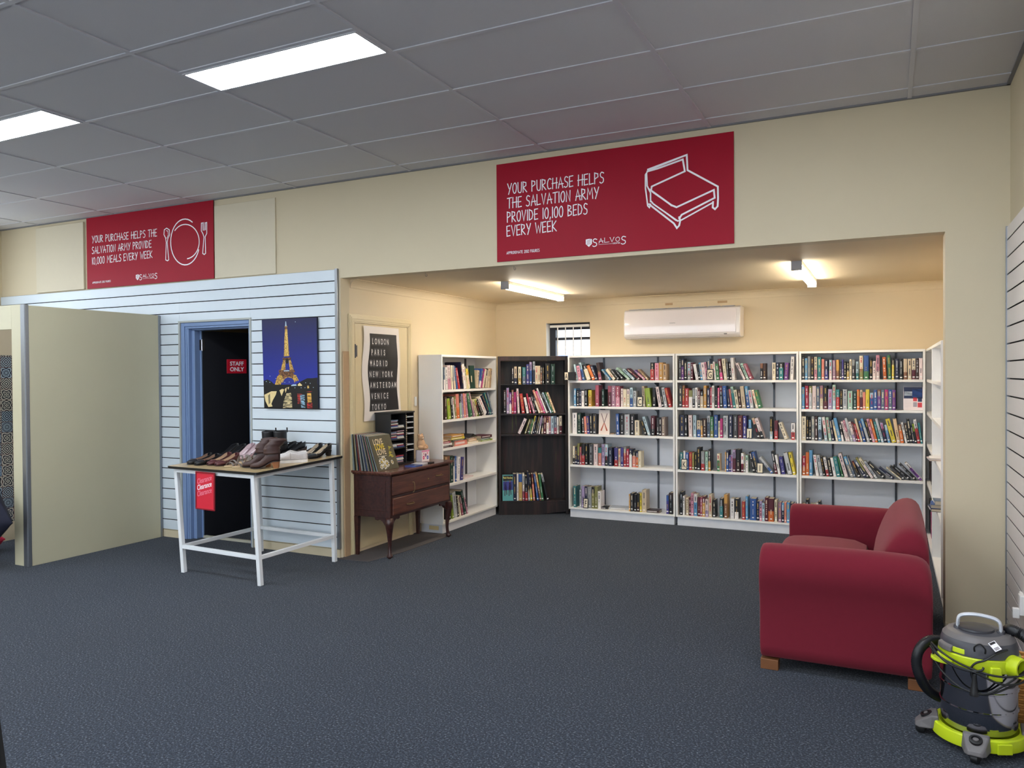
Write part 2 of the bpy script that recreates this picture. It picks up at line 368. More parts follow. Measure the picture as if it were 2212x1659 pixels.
# ---------------------------------------------------------------- staff door: blue frame, black leaf, sign
m = MB()
for x0, x1, sx in ((-6.13, -5.99, 1), (-5.24, -5.255, -1)):
    if sx == 1:   # left jamb, stepped mouldings seen deep
        m.box(-6.131, -6.0852, 5.285, 5.33, 0, 2.082).box(-6.085, -6.0652, 5.295, 5.36, 0, 2.045).box(-6.065, -6.0452, 5.30, 5.399, 0, 2.0248).box(-6.045, -6.005, 5.335, 5.399, 0, 2.0098).box(-6.13, -5.99, 5.3992, 5.445, 0, 2.0098)
    else: m.box(-5.262, -5.241, 5.285, 5.42, 0, 2.082)
m.box(-6.0848, -5.2625, 5.2852, 5.33, 2.0455, 2.0818).box(-6.0648, -5.2625, 5.2952, 5.38, 2.025, 2.0452).box(-6.0448, -5.2625, 5.3352, 5.44, 2.01, 2.0248)
struct('door_1', m, M_BLUE, bevel=.003)
hx, hy = -5.985, 5.41; dv = Vector((.158, .51, 0)).normalized(); nv = Vector((dv.y, -dv.x, 0))
Mdoor = frame((hx, hy, 0), dv, (0, 0, 1))  # z column = dv x up = outwards to the shop side
t = thing('staff_door', 'open black door leaf with a red staff only plate in the blue frame', 'door')
m = MB().box(0, .82, .012, 2.005, -.035, 0, M=Mdoor); m.build('door_leaf', M_NAVY, t, bevel=.002)
m = MB()
for z in (.28, 1.82): m.box(-.03, .02, z, z+.1, 0.0005, .006, M=Mdoor); m.tube([Mdoor @ Vector((-.006, z-.005, .008)), Mdoor @ Vector((-.006, z+.105, .008))], .006)
m.build('hinge', M_CHROME, t, smooth=40)
def on_door(px, py):
    d = ray(px, py); c = Vector((0,0,CAM_H)); n = Mdoor.col[2].to_3d(); q = (Vector((hx,hy,0))-c).dot(n)/d.dot(n); p = c+d*q
    return (Mdoor.inverted() @ p)
a, b = on_door(489.5, 776), on_door(532.3, 806.5)
t2 = thing('door_sign', 'small red sign lettered STAFF ONLY in white on the black door', 'sign')
MB().box(a.x, b.x, b.y, a.y, .0005, .005, M=Mdoor).build('sign_plate', mat('red sign plate', (196, 20, 44), .4), t2, bevel=.002)
wd = b.x-a.x; hh = a.y-b.y
for i, s in enumerate(('STAFF', 'ONLY')):
    lettering(s, hh*.40, M_SIGNWHITE, t2, Mdoor @ Matrix.Translation((a.x+wd*.5, b.y+hh*(.56-.40*i), .0056)), align='CENTER', xs=.98*wd/(hh*1.50), bold=.0012)
struct('trim_5', MB().box(-6.0, -5.262, 5.40, 5.43, 0, .022), mat('pale threshold strip', (176, 172, 156), .6))

# ---------------------------------------------------------------- left alcove wall: cream door, board, poster
M_CREAMG = mat('cream gloss woodwork', (222, 204, 164), .35, var=.02)
m = MB()
def arch(y0, y1, z1, w=.075):
    for a, b, pr in ((0, w, .012), (.012, w-.012, .018), (.03, w-.025, .022)):
        m.box(-4.219, -4.22+pr, y0-b, y0-a, 0.0, z1+a-.0002).box(-4.219, -4.22+pr, y1+a, y1+b, 0.0, z1+a-.0002).box(-4.219, -4.22+pr, y0-b, y1+b, z1+a, z1+b)
arch(5.475, 6.305, 2.028)
struct('trim_6', m, M_CREAMG, bevel=.003)
struct('door_2', MB().box(-4.219, -4.212, 5.482, 6.300, .03, 2.022), M_CREAMG, bevel=.002)
MB().tube([(-4.209, 5.482, 1.72), (-4.209, 5.482, 1.84)], .007).box(-4.2119, -4.208, 5.484, 5.51, 1.73, 1.83).build('hinge', M_GREYMETAL, bpy.data.objects['door_2'], smooth=40)
tag(MB().box(-4.2185, -4.208, 5.318, 5.393, .0, 1.775).build('brown_board', M_MDF, bevel=.001), 'raw brown fibreboard strip standing on edge beside the cream door', 'board')
tag(MB().box(-4.219, -4.207, 6.425, 6.455, 1.26, 1.35).build('light_switch', M_WHITE, bevel=.002), 'white light switch beside the black disc rack', 'switch')

# ---------------------------------------------------------------- beige partition and fitting room
t = thing('partition_panel', 'large plain beige partition panel with a grey metal corner post', 'partition')
MB().box(-6.46, -6.402, 3.99, 5.270, 0, 2.166).build('panel', M_PART, t, bevel=.002)
MB().box(-6.462, -6.398, 3.958, 3.9895, 0, 2.172).box(-6.446, -6.400, 3.953, 3.9605, 0, 2.172).build('corner_post', M_ALU, t, bevel=.003)
MB().box(-6.425, -6.397, 5.25, 5.2715, 0, 2.166).build('end_trim', M_ALU, t, bevel=.002)
t = thing('fitting_room_front', 'beige fitting room front beside the partition, with a doorway open at the left edge', 'fitting room')
MB().box(-6.588, -6.463, 3.962, 3.987, 0, 2.174).build('jamb', M_PART, t, bevel=.002)
MB().box(-7.6, -6.5885, 3.962, 3.987, 1.972, 2.174).build('header', M_PART, t, bevel=.002)
t = thing('fitting_room_side', 'fitting room inner side wall papered with patterned tiles below a cream top', 'fitting room wall')
MB().box(-7.70, -7.632, 3.9, 5.27, 0, 2.17).build('panel', M_ALC, t)
def tile_mat():
    m = mat('patchwork tile wallpaper', (60, 70, 90), .45, var=0); n, l, b = nodes_of(m)
    tc = n.new('ShaderNodeTexCoord'); sp = n.new('ShaderNodeSeparateXYZ'); l.new(tc.outputs['Object'], sp.inputs[0])
    def mt(op, a, b_=None, c=None):
        q = n.new('ShaderNodeMath'); q.operation = op
        for i, v in enumerate((a, b_, c)):
            if v is None: continue
            if isinstance(v, (int, float)): q.inputs[i].default_value = v
            else: l.new(v, q.inputs[i])
        return q.outputs[0]
    S = 9.6
    u = mt('MULTIPLY', sp.outputs['Y'], S); v = mt('MULTIPLY', sp.outputs['Z'], S)
    fu = mt('SUBTRACT', mt('FRACT', u), .5); fv = mt('SUBTRACT', mt('FRACT', v), .5)
    cell = n.new('ShaderNodeCombineXYZ'); l.new(mt('FLOOR', u), cell.inputs[0]); l.new(mt('FLOOR', v), cell.inputs[1])
    wn = n.new('ShaderNodeTexWhiteNoise'); wn.noise_dimensions = '3D'; l.new(cell.outputs[0], wn.inputs['Vector'])
    r = mt('SQRT', mt('ADD', mt('MULTIPLY', fu, fu), mt('MULTIPLY', fv, fv)))
    ang = mt('ARCTAN2', fv, fu)
    pet = mt('MULTIPLY', mt('COSINE', mt('MULTIPLY', ang, mt('ADD', 4.0, mt('MULTIPLY', mt('GREATER_THAN', wn.outputs['Value'], .6), 4.0)))), mt('ADD', .06, mt('MULTIPLY', wn.outputs['Value'], .14)))
    k = mt('SINE', mt('ADD', mt('MULTIPLY', mt('ADD', r, pet), 26.0), mt('MULTIPLY', wn.outputs['Value'], 6.0)))
    d = mt('SINE', mt('MULTIPLY', mt('ADD', mt('ABSOLUTE', fu), mt('ABSOLUTE', fv)), 30.0))
    sel = mt('GREATER_THAN', mt('FRACT', mt('MULTIPLY', wn.outputs['Value'], 7.0)), .3)
    pat = mt('ADD', mt('MULTIPLY', k, sel), mt('MULTIPLY', d, mt('SUBTRACT', 1.0, sel)))
    on = mt('GREATER_THAN', pat, .15)
    r1 = n.new('ShaderNodeValToRGB'); r1.color_ramp.interpolation = 'CONSTANT'
    e = r1.color_ramp.elements; e[0].color = lin((14, 18, 34))+(1,); e[1].position = .85; e[1].color = lin((60, 44, 42))+(1,); q = e.new(.4); q.color = lin((22, 30, 54))+(1,); q = e.new(.9); q.color = lin((60, 90, 130))+(1,)
    r2 = n.new('ShaderNodeValToRGB'); r2.color_ramp.interpolation = 'CONSTANT'
    e = r2.color_ramp.elements; e[0].color = lin((206, 200, 184))+(1,); e[1].position = .93; e[1].color = lin((196, 132, 92))+(1,); q = e.new(.45); q.color = lin((170, 186, 196))+(1,)
    l.new(wn.outputs['Value'], r1.inputs[0]); l.new(wn.outputs['Value'], r2.inputs[0])
    mx = n.new('ShaderNodeMix'); mx.data_type = 'RGBA'; l.new(on, mx.inputs[0]); l.new(r1.outputs[0], mx.inputs[6]); l.new(r2.outputs[0], mx.inputs[7])
    edge = mt('GREATER_THAN', mt('MAXIMUM', mt('ABSOLUTE', fu), mt('ABSOLUTE', fv)), .475)
    m2 = n.new('ShaderNodeMix'); m2.data_type = 'RGBA'; l.new(edge, m2.inputs[0]); l.new(mx.outputs[2], m2.inputs[6]); m2.inputs[7].default_value = lin((110, 84, 74))+(1,)
    l.new(m2.outputs[2], b.inputs['Base Color']); return m
MB().box(-7.6315, -7.627, 3.99, 5.265, .18, 1.784).build('tile_wallpaper', tile_mat(), t)
def cushion(name, label, c, r, rgb, rot, cat='cushion'):
    n = 12; m = MB(); V = []; F = []
    for side in (1, -1):
        for i in range(n+1):
            for j in range(n+1):
                u, v = 2*i/n-1, 2*j/n-1
                h = (max(0, 1-u**4)*max(0, 1-v**4))**.6
                pu = 1-.10*(1-abs(v)**1.5)*1; pv = 1-.10*(1-abs(u)**1.5)
                V.append(Vector((u*r*pu, v*r*pv, side*(.006+.085*h))))
    for s_ in (0, 1):
        o_ = s_*(n+1)**2
        for i in range(n):
            for j in range(n):
                q = (o_+i*(n+1)+j, o_+(i+1)*(n+1)+j, o_+(i+1)*(n+1)+j+1, o_+i*(n+1)+j+1); F.append(q if s_ == 0 else q[::-1])
    ed = [(i, 0) for i in range(n)]+[(n, j) for j in range(n)]+[(i, n) for i in range(n, 0, -1)]+[(0, j) for j in range(n, 0, -1)]
    ix = [i*(n+1)+j for i, j in ed]; K = (n+1)**2
    for a_, b_ in zip(ix, ix[1:]+ix[:1]): F.append((a_, b_, b_+K, a_+K))
    m.add(V, F); o = m.build(name, mat(name+' cloth '+str(rgb), rgb, .9, var=.1, nscale=120, bump=.4, bscale=600), smooth=60)
    o.location = c; o.rotation_euler = rot; return tag(o, label, cat)
cushion('cushion', 'large dark navy cushion standing on its corner by the fitting room doorway', (-6.700, 3.775, .405), .28, (16, 18, 38), (Matrix.Rotation(math.radians(82), 3, 'X') @ Matrix.Rotation(PI/4, 3, 'Z')).to_euler())
cushion('cushion', 'crimson cushion lying on the fitting room floor at the left edge', (-7.26, 4.02, .095), .18, (206, 24, 66), (0, 0, math.radians(42)))

# ---------------------------------------------------------------- wall boards beside the small sign
t = tag(MB().box(-8.32, -7.535, 5.277, 5.2995, 2.485, 3.185).build('wall_board', M_PART if False else mat('cream board', (214, 203, 178), .6, var=.02), bevel=.002), 'cream square board on the wall to the left of the meals sign', 'board')
t = tag(MB().box(-5.675, -4.93, 5.288, 5.2995, 2.484, 3.16).build('wall_board', mat('cream board', (214, 203, 178)), bevel=.002), 'cream square board on the wall to the right of the meals sign', 'board')
# cup hooks under the bulkhead
for k, (px, py) in enumerate(((919, 592), (1110, 574))):
    p = onp(px, py, 1, 5.36); P = [(p.x, p.y, 2.402), (p.x, p.y, 2.385)]+[(p.x+.008-.008*math.cos(a), p.y, 2.377-.009*math.sin(a)) for a in [i*PI*1.4/8 for i in range(9)]]
    tag(MB().tube(P, .0015, 6).build('cup_hook', M_GREYMETAL, smooth=60), ('tiny metal cup hook under the beam left of the beds sign', 'tiny metal cup hook under the lower left corner of the beds sign')[k], 'hook', 'cup hooks under the beam')
# ---------------------------------------------------------------- signs
def wall_sign(label, x0, x1, z0, z1, y, lines, art, logo, fine):
    t = thing('wall_sign', label, 'sign')
    MB().box(x0, x1, y, y+.006, z0, z1).build('sign_panel', M_RED, t, bevel=.001)
    m = MB(); yy = y-.0002
    P = lambda c: onp(c[0], c[1], 1, yy)
    for s, a, b, h, w_ in lines: hand_text(m, s, P(a), P(b), h, w_)
    hand_text(m, fine[0], P(fine[1]), P(fine[2]), fine[3], fine[4])
    m.build('lettering', M_SIGNWHITE, t, recalc=False)
    m = MB(); M0 = frame((0, yy, 0), (1,0,0), (0,0,1))
    for pts, w_ in art: ribbon(m, [(P(p).x, P(p).z) for p in pts], w_, M0, lift=.0012)
    m.build('line_drawing', M_SIGNWHITE, t, recalc=False)
    # logo: shield with S-shaped bands, spaced serif word, rule and small word
    m = MB(); (lx, lz), k = logo, logo[2] if len(logo) > 2 else 1
    m2 = MB()
    return t, m, M0, yy
def logo(t, a, b, y):
    """a,b pixel corners (upper left, lower right) of the logo on plane y"""
    p, q = onp(a[0], a[1], 1, y-.0002), onp(b[0], b[1], 1, y-.0002); M0 = frame((p.x, y-.0002, q.z), (1,0,0), (0,0,1)); Wd = q.x-p.x; H = p.z-q.z
    up = (onp(b[0], b[1], 1, y).z)
    m = MB(); s = Wd*.155
    sh = [(0, H*.95), (s*.5, H*1.0), (s, H*.95), (s, H*.45), (s*.5, H*.12), (0, H*.45)]
    m.prism([M0 @ Vector((x, z, .0008)) for x, z in sh], (0, -.0004, 0))
    m.build('logo_shield', M_SIGNWHITE, t)
    m = MB()
    for k in range(4): ribbon(m, [(s*.2, H*(.38+.13*k)), (s*.8, H*(.50+.13*k))], H*.045, M0, lift=.0018)
    m.build('logo_shield_bars', mat('crimson print', (150, 30, 55), .5), t, recalc=False)
    m = MB(); xs = Wd*.18
    def letter(c, x, z, w_, h, sw):
        for pl in STROKES[c][1]: ribbon(m, [(x+px/STROKES[c][0]*w_, z+pz*h) for px, pz in curvy(c, pl)], sw, M0, lift=.0012, serif=sw*1.2 if c in 'ALV' else 0)
    letter('S', xs, H*.12, Wd*.10, H*.82, H*.09); letter('S', Wd*.89, H*.12, Wd*.10, H*.82, H*.09)
    for i, c in enumerate('ALVO'): letter(c, Wd*(.335+.138*i), H*.46, Wd*.095, H*.46, H*.055)
    ribbon(m, [(Wd*.32, H*.28), (Wd*.66, H*.28)], H*.025, M0, lift=.0012)
    m.build('logo_word', M_SIGNWHITE, t, recalc=False)
    lettering('stores', H*.30, M_SIGNWHITE, t, M0 @ Matrix.Translation((Wd*.67, H*.22, .0012)), name='logo_small_word', xs=Wd*.2/(H*.30*2.7))
def C2(ox, oy, s): return lambda L: [(ox+x*s, oy+y*s) for x, y in L]
c = C2(1060, 270, .24412)
def seg(*a): return list(a)
bed = [
 ([(1390,410),(1370,440),(1370,560),(1390,715),(1405,730),(1415,700)], .010), ([(1380,430),(1385,540),(1415,600),(1415,680)], .010),
 ([(1390,395),(1735,265),(1742,400),(2010,545),(2012,650),(2008,720),(1985,745),(1965,730),(1968,680)], .012),
 ([(1385,412),(1480,385),(1700,305),(1718,410),(1425,545),(1420,580),(1600,710),(1645,728),(1975,575),(1982,645),(1690,795),(1668,830)], .012),
 ([(1415,670),(1440,700),(1655,850),(1690,840),(1960,690)], .010), ([(1400,700),(1620,870),(1648,912),(1668,890),(1678,845),(1668,815)], .012),
 ([(1395,560),(1440,600),(1570,690),(1600,715)], .008), ([(1430,690),(1640,845)], .008), ([(1390,405),(1690,285),(1735,268)], .008)]
bed = [(c(p), w_) for p, w_ in bed]
x0 = onp(1071, 356, 1, 5.28); x1 = onp(1585, 281, 1, 5.28)
L = []
for s, a, b in (('YOUR PURCHASE HELPS', (150,612), (1000,512)), ('THE SALVATION ARMY', (150,738), (955,645)), ('PROVIDE 10,100 BEDS', (148,862), (855,788)), ('EVERY WEEK', (145,985), (580,938))):
    L.append((s, c([a])[0], c([b])[0], .078, .0072))
t, *_ = wall_sign('large crimson sign with a bed drawing above the alcove opening', -2.707, -.930, 2.428, 3.173, 5.29, L, bed, ((0,0),0), ('APPROXIMATE 2012 FIGURES', c([(142,1145)])[0], c([(432,1120)])[0], .020, .0026))
logo(t, c([(842,1010)])[0], c([(1198,1062)])[0], 5.29)
c = C2(0, 400, .33906)
def ell(cx, cy, rx, ry, a0, a1, n=26): return [(cx+rx*math.cos(math.radians(a0+(a1-a0)*i/n)), cy+ry*math.sin(math.radians(a0+(a1-a0)*i/n))) for i in range(n+1)]
art = [(ell(1180, 362, 92, 146, -60, -318+0), .011), (ell(1180, 362, 92, 146, 42, 20), .011),
 (ell(1182, 360, 88, 110, -140, 82), .010),
 ([(1058,340),(1045,315),(1047,285),(1062,274),(1080,285),(1082,315),(1070,342),(1066,365),(1076,475),(1068,482),(1056,476),(1060,365),(1056,340)], .009),
 ([(1060,290),(1070,292),(1074,315),(1064,338)], .006),
 ([(1284,242),(1283,290),(1294,310),(1300,330),(1292,435),(1302,442),(1311,434),(1308,328),(1318,308),(1318,238),(1310,240),(1309,285)], .009),
 ([(1284,242),(1292,240),(1294,288)], .008), ([(1300,238),(1301,288)], .008)]
art = [(c(p), w_) for p, w_ in art]
L = []
for s, a, b in (('YOUR PURCHASE HELPS THE', (588,368), (1000,325)), ('SALVATION ARMY PROVIDE', (588,438), (965,396)), ('10,000 MEALS EVERY WEEK', (588,505), (970,462))):
    L.append((s, c([a])[0], c([b])[0], .070, .0068))
t, *_ = wall_sign('smaller crimson sign with plate, spoon and fork drawing near the left', -7.49, -5.683, 2.484, 3.222, 5.283, L, art, ((0,0),0), ('APPROXIMATE 2012 FIGURES', c([(590,628)])[0], c([(706,616)])[0], .018, .0026))
logo(t, c([(866,570)])[0], c([(1003,600)])[0], 5.283)

# ---------------------------------------------------------------- night tower canvas
cc = C2(550, 670, .13863); yf = 5.252
def PP(x, y, yy=yf): 
    q = cc([(x, y)])[0]; return onp(q[0], q[1], 1, yy)
t = thing('canvas_print', 'tall canvas print of a lit iron tower at night hung on the slatwall', 'picture')
quadp = [PP(110,148), PP(965,110), PP(988,1535), PP(150,1522)]
MB().prism([p+Vector((0,.0004,0)) for p in quadp], (0, .020, 0)).build('canvas', mat('dark navy canvas edge', (12, 14, 40), .6), t)
m = MB(); lay = [0]
cols = [(20,28,84),(26,44,140),(8,10,18),(196,158,74),(112,72,48),(232,208,150),(60,96,150),(150,40,44),(170,196,214),(222,178,96),(120,110,84),(40,60,60)]
def poly(pts, ci):
    lay[0] += 1; n = yf-.00002*lay[0]
    m.add([PP(x, y, n) for x, y in pts], [tuple(range(len(pts)))], ci)
poly([(112,150),(964,112),(985,1160),(140,1160)], 12)
poly([(128,560),(974,540),(980,700),(134,720)], 0) if False else None
poly([(140,1100),(200,1080),(260,1110),(300,1150),(620,1170),(700,1120),(760,1090),(820,1060),(900,1060),(982,1050),(988,1534),(150,1521)], 2)
poly([(470,240),(505,240),(510,300),(522,490),(540,715),(456,722),(462,490),(472,300)], 3)
poly([(480,175),(490,175),(498,250),(474,250)], 8); poly([(466,262),(508,262),(510,298),(466,298)], 4)
poly([(476,330),(506,330),(524,700),(470,700)], 9); poly([(436,742),(568,736),(566,780),(438,785)], 4)
poly([(444,780),(480,780),(480,925),(408,935)], 3); poly([(530,780),(564,780),(606,925),(548,930)], 3)
poly([(482,760),(528,760),(524,830),(490,835)], 2)
poly([(378,932),(622,928),(630,970),(376,976)], 4); poly([(455,938),(540,936),(540,952),(455,954)], 8)
poly([(395,975),(600,970),(640,1040),(620,1060),(370,1070),(350,1040)], 4)
poly([(350,1035),(400,1000),(430,1030),(445,1080),(400,1175),(315,1160)], 3)
poly([(605,1010),(645,1010),(690,1100),(625,1110),(600,1060)], 3)
poly([(430,1110),(450,1070),(490,1045),(540,1040),(590,1055),(625,1110),(625,1140),(430,1150)], 1)
for k in range(10):
    a, b = PI*k/10, PI*(k+1)/10
    poly([(532-100*math.cos(a), 1130-95*math.sin(a)), (532-100*math.cos(b), 1130-95*math.sin(b)), (532-88*math.cos(b), 1130-82*math.sin(b)), (532-88*math.cos(a), 1130-82*math.sin(a))], 3)
poly([(140,1165),(985,1150),(985,1215),(142,1230)], 2); poly([(570,1170),(600,1155),(650,1155),(655,1178),(570,1184)], 8); poly([(672,1160),(700,1130),(740,1165),(735,1180),(675,1180)], 5)
poly([(150,1320),(260,1265),(345,1262),(330,1320),(285,1400),(262,1460),(280,1500),(215,1510),(170,1420)], 5); poly([(210,1330),(240,1300),(245,1440),(220,1470)], 10)
poly([(388,1250),(430,1225),(462,1235),(420,1340)], 5); poly([(470,1230),(500,1200),(496,1250),(482,1290)], 5); poly([(510,1205),(540,1195),(525,1240)], 5)
poly([(500,1290),(565,1285),(582,1380),(586,1525),(440,1528),(452,1420)], 13)
poly([(665,1300),(740,1296),(748,1455),(672,1458)], 14); poly([(708,1320),(778,1318),(790,1524),(728,1527)], 15)
poly([(815,1295),(880,1293),(890,1440),(826,1443)], 16); poly([(812,1441),(898,1438),(900,1528),(822,1530)], 14)
poly([(800,1268),(905,1262),(860,1278)], 7); poly([(820,1180),(845,1175),(850,1215),(822,1220)], 9)
for x, y in ((240,1028),(328,1065),(182,1112),(238,1124),(634,182),(540,1120),(795,1132),(866,1140),(915,1205),(785,1208),(725,1210),(628,1210),(470,1125)): poly([(x-7,y),(x,y-8),(x+7,y),(x,y+8)], 8)
inks = [mat('canvas ink %d' % i, c_, .35, var=.12, nscale=90) for i, c_ in enumerate(cols)]
sky = mat('canvas ink night sky', (24, 34, 110), .35); n_, l_, b_ = nodes_of(sky)
tc_ = n_.new('ShaderNodeTexCoord'); sp_ = n_.new('ShaderNodeSeparateXYZ'); gr_ = n_.new('ShaderNodeValToRGB'); l_.new(tc_.outputs['Generated'], sp_.inputs[0]); l_.new(sp_.outputs['Z'], gr_.inputs[0])
gr_.color_ramp.elements[0].position = .25; gr_.color_ramp.elements[0].color = lin((28, 46, 158))+(1,); gr_.color_ramp.elements[1].position = 1.0; gr_.color_ramp.elements[1].color = lin((18, 24, 72))+(1,)
l_.new(gr_.outputs[0], b_.inputs['Base Color'])
def streak(name, c1, c2, sx, sz, p=.5):
    k_ = mat(name, c1, .35); n2_, l2_, b2_ = nodes_of(k_); t2 = n2_.new('ShaderNodeTexCoord'); m2_ = n2_.new('ShaderNodeMapping'); m2_.inputs['Scale'].default_value = (sx, 1, sz)
    z2 = n2_.new('ShaderNodeTexNoise'); z2.inputs['Scale'].default_value = 1; z2.inputs['Detail'].default_value = 3; r2_ = n2_.new('ShaderNodeValToRGB')
    r2_.color_ramp.elements[0].position = p-.08; r2_.color_ramp.elements[0].color = lin(c2)+(1,); r2_.color_ramp.elements[1].position = p+.08; r2_.color_ramp.elements[1].color = lin(c1)+(1,)
    l2_.new(t2.outputs['Object'], m2_.inputs['Vector']); l2_.new(m2_.outputs[0], z2.inputs['Vector']); l2_.new(z2.outputs['Fac'], r2_.inputs[0]); l2_.new(r2_.outputs[0], b2_.inputs['Base Color']); return k_
DKP = (10, 11, 18)
inks[3] = streak('canvas ink lit lattice', (214, 172, 84), (120, 78, 44), 90, 70, .46); inks[9] = streak('canvas ink bright lattice', (236, 200, 110), (150, 104, 50), 110, 60, .46)
inks[4] = streak('canvas ink dark lattice', (140, 92, 58), (50, 30, 26), 100, 90, .5)
refl = [streak('canvas ink cream ripple', (220, 200, 150), DKP, 25, 150, .5), streak('canvas ink red ripple', (190, 50, 48), DKP, 25, 150, .5), streak('canvas ink blue ripple', (150, 190, 214), DKP, 25, 150, .5), streak('canvas ink amber ripple', (232, 178, 84), DKP, 20, 150, .46)]
m.build('printed_picture', inks+[sky]+refl, t, recalc=False)

# ---------------------------------------------------------------- city poster on the cream door
t = thing('city_poster', 'curling black and white poster of city names taped to the cream door', 'poster')
M_PAPER = mat('white poster paper', (236, 228, 222), .5, var=.02); M_PBLK = mat('black glossy poster print', (34, 33, 35), .28, var=.15, nscale=5)
def pwave(y, z):  # paper stands off the door in soft waves
    return -4.2105 + .010 + .003*math.sin((z-1.15)*9+.5) + .005*math.sin((y-5.58)*7+z*3)
y0, y1, z0, z1 = 5.585, 6.15, 1.155, 2.008
def sheet(ya, yb, za, zb, off, ny=14, nz=22, th=.0006, wob=.012):
    m = MB(); V = []
    for k in (0, 1):
        for i in range(ny+1):
            for j in range(nz+1):
                u, v = i/ny, j/nz; y = ya+(yb-ya)*u+wob*math.sin(v*9+u*2); z = za+(zb-za)*v
                V.append((pwave(y, z)+off+(th if k == 0 else 0), y, z))
    F = []; K = (ny+1)*(nz+1)
    for i in range(ny):
        for j in range(nz):
            a = i*(nz+1)+j; F.append((a, a+nz+1, a+nz+2, a+1)); F.append((K+a, K+a+1, K+a+nz+2, K+a+nz+1))
    return m.add(V, F)
sheet(y0, y1, z0, z1, 0).build('paper', M_PAPER, t, smooth=80)
sheet(y0+.085, y1-.045, z0+.085, z1-.065, .0012).build('print_area', M_PBLK, t, smooth=80)
tiles = MB(); ym = y0+.095
M_TXT = mat('white poster letters', (214, 212, 212), .5); 
class _T: pass
allm = []
for r, s in enumerate(('LONDON', 'PARIS', 'MADRID', 'NEW YORK', 'AMSTERDAM', 'VENICE', 'TOKYO')):
    zc = z1-.165-.0995*r
    for k, ch in enumerate(s):
        y = ym+.006+k*.0455; wv = .012*math.sin((zc-z0)/(z1-z0)*9+.6)
        x = max(pwave(y+.02+wv, zc+dz) for dz in (0, .03, .055))+.0026
        tiles.box(x-.0006, x, y+wv, y+.039+wv, zc-.006, zc+.066)
        if ch != ' ':
            lettering(ch, .072, M_TXT, t, frame((x+.0005, y+wv+.0195, zc+.006), (0,1,0), (0,0,1)), name='letter', xs=.62, align='CENTER', depth=.0002, bold=.0006)
tiles.build('letter_flaps', mat('dark grey flap', (62, 61, 64), .4), t)

# ---------------------------------------------------------------- alcove window
M_FR = mat('dark navy window frame', (30, 33, 44), .5)
m = MB(); gy = 8.33
m.box(WX0, WX0+.075, gy-.03, gy+.03, WZ0, WZ1).box(WX1-.018, WX1, gy-.03, gy+.03, WZ0, WZ1)
for a_, b_ in ((WZ1-.075, WZ1), (1.957, 1.988), (WZ0, WZ0+.05)): m.box(WX0+.0752, WX1-.0182, gy-.0295, gy+.0295, a_, b_)
o = struct('window_2', m, M_FR, bevel=.003)
MB().box(WX0+.07, WX1-.01, gy+.005, gy+.008, WZ0+.04, WZ1-.07).build('window_pane', M_GLASS, o)
struct('trim_7', MB().box(WX0-.0005, WX0+.004, 8.199, 8.36, WZ0, WZ1).box(WX0, WX1, 8.2, 8.30, WZ0-.02, WZ0), M_WHITE)
t = thing('window_bars', 'white steel security bars over the small alcove window', 'window bars')
MB().box(WX0+.035, WX1-.02, 8.225, 8.245, WZ1-.05, WZ1-.022).build('top_rail', M_WHITE, t, bevel=.002)
MB().box(WX0+.035, WX1-.02, 8.225, 8.245, WZ0+.03, WZ0+.06).build('bottom_rail', M_WHITE, t, bevel=.002)
for x in (-3.436, -3.339, -3.243, -3.147): MB().tube([(x, 8.235, WZ0+.05), (x, 8.235, WZ1-.04)], .0068, 10).build('bar', M_WHITE, t, smooth=50)
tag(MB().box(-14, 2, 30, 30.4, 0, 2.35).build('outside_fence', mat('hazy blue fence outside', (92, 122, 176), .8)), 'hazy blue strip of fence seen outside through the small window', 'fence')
m = MB()
for x in (-11.62, -10.28): m.tube([(x, 24, 0), (x, 24, 5)], .05, 8)
# ---------------------------------------------------------------- air conditioner
t = thing('air_conditioner', 'white split system air conditioner high on the alcove back wall', 'air conditioner')
X0, X1 = -2.560, -1.345; 
prof = [(8.198,1.932),(8.05,1.930),(7.995,1.945),(7.975,1.965),(7.970,2.05),(7.976,2.16),(7.99,2.225),(8.02,2.243),(8.198,2.247)]
MB().prism([(X0, y, z) for y, z in prof], (X1-X0, 0, 0)).build('casing', mat('white ac plastic', (238, 234, 234), .25, var=.01), t, smooth=40, bevel=.008)
fp = [(7.968,1.975),(7.961,2.05),(7.967,2.16),(7.982,2.222)]; bp = [(y+.006, z) for y, z in fp]
MB().prism([(X0+.012, y, z) for y, z in fp+bp[::-1]], (X1-X0-.055, 0, 0)).build('front_panel', mat('glossy white ac panel', (240, 232, 234), .08, var=.01, coat=.6), t, smooth=40, bevel=.003)
MB().prism([(X0+.06, y, z) for y, z in ((7.985,1.968),(8.03,1.934),(8.07,1.936),(8.03,1.970))], (X1-X0-.27, 0, 0)).build('outlet_slot', M_DARK, t)
MB().prism([(X0+.05, y, z) for y, z in ((7.974,1.966),(8.012,1.935),(8.016,1.938),(7.978,1.970))], (X1-X0-.25, 0, 0)).build('louvre', mat('white ac plastic', (238,234,234)), t, bevel=.001)
m = MB()
for k in range(8): m.box(X0+.05+k*.14, X0+.17+k*.14, 8.0, 8.15, 2.2435, 2.2475+.002)
m.build('top_grille', mat('pale grille plastic', (190, 186, 188), .4), t)
MB().box(X1-.16, X1-.13, 7.9655, 7.9695, 1.955, 1.966).build('display', mat('grey display', (120, 112, 108), .3), t)
MB().box(X0+.50, X0+.56, 7.9595, 7.9612, 2.085, 2.089).build('badge', mat('grey badge', (140, 140, 150), .3), t)
tp = thing('wall_patch', 'pair of unpainted tan bracket marks above the air conditioner', 'wall mark')
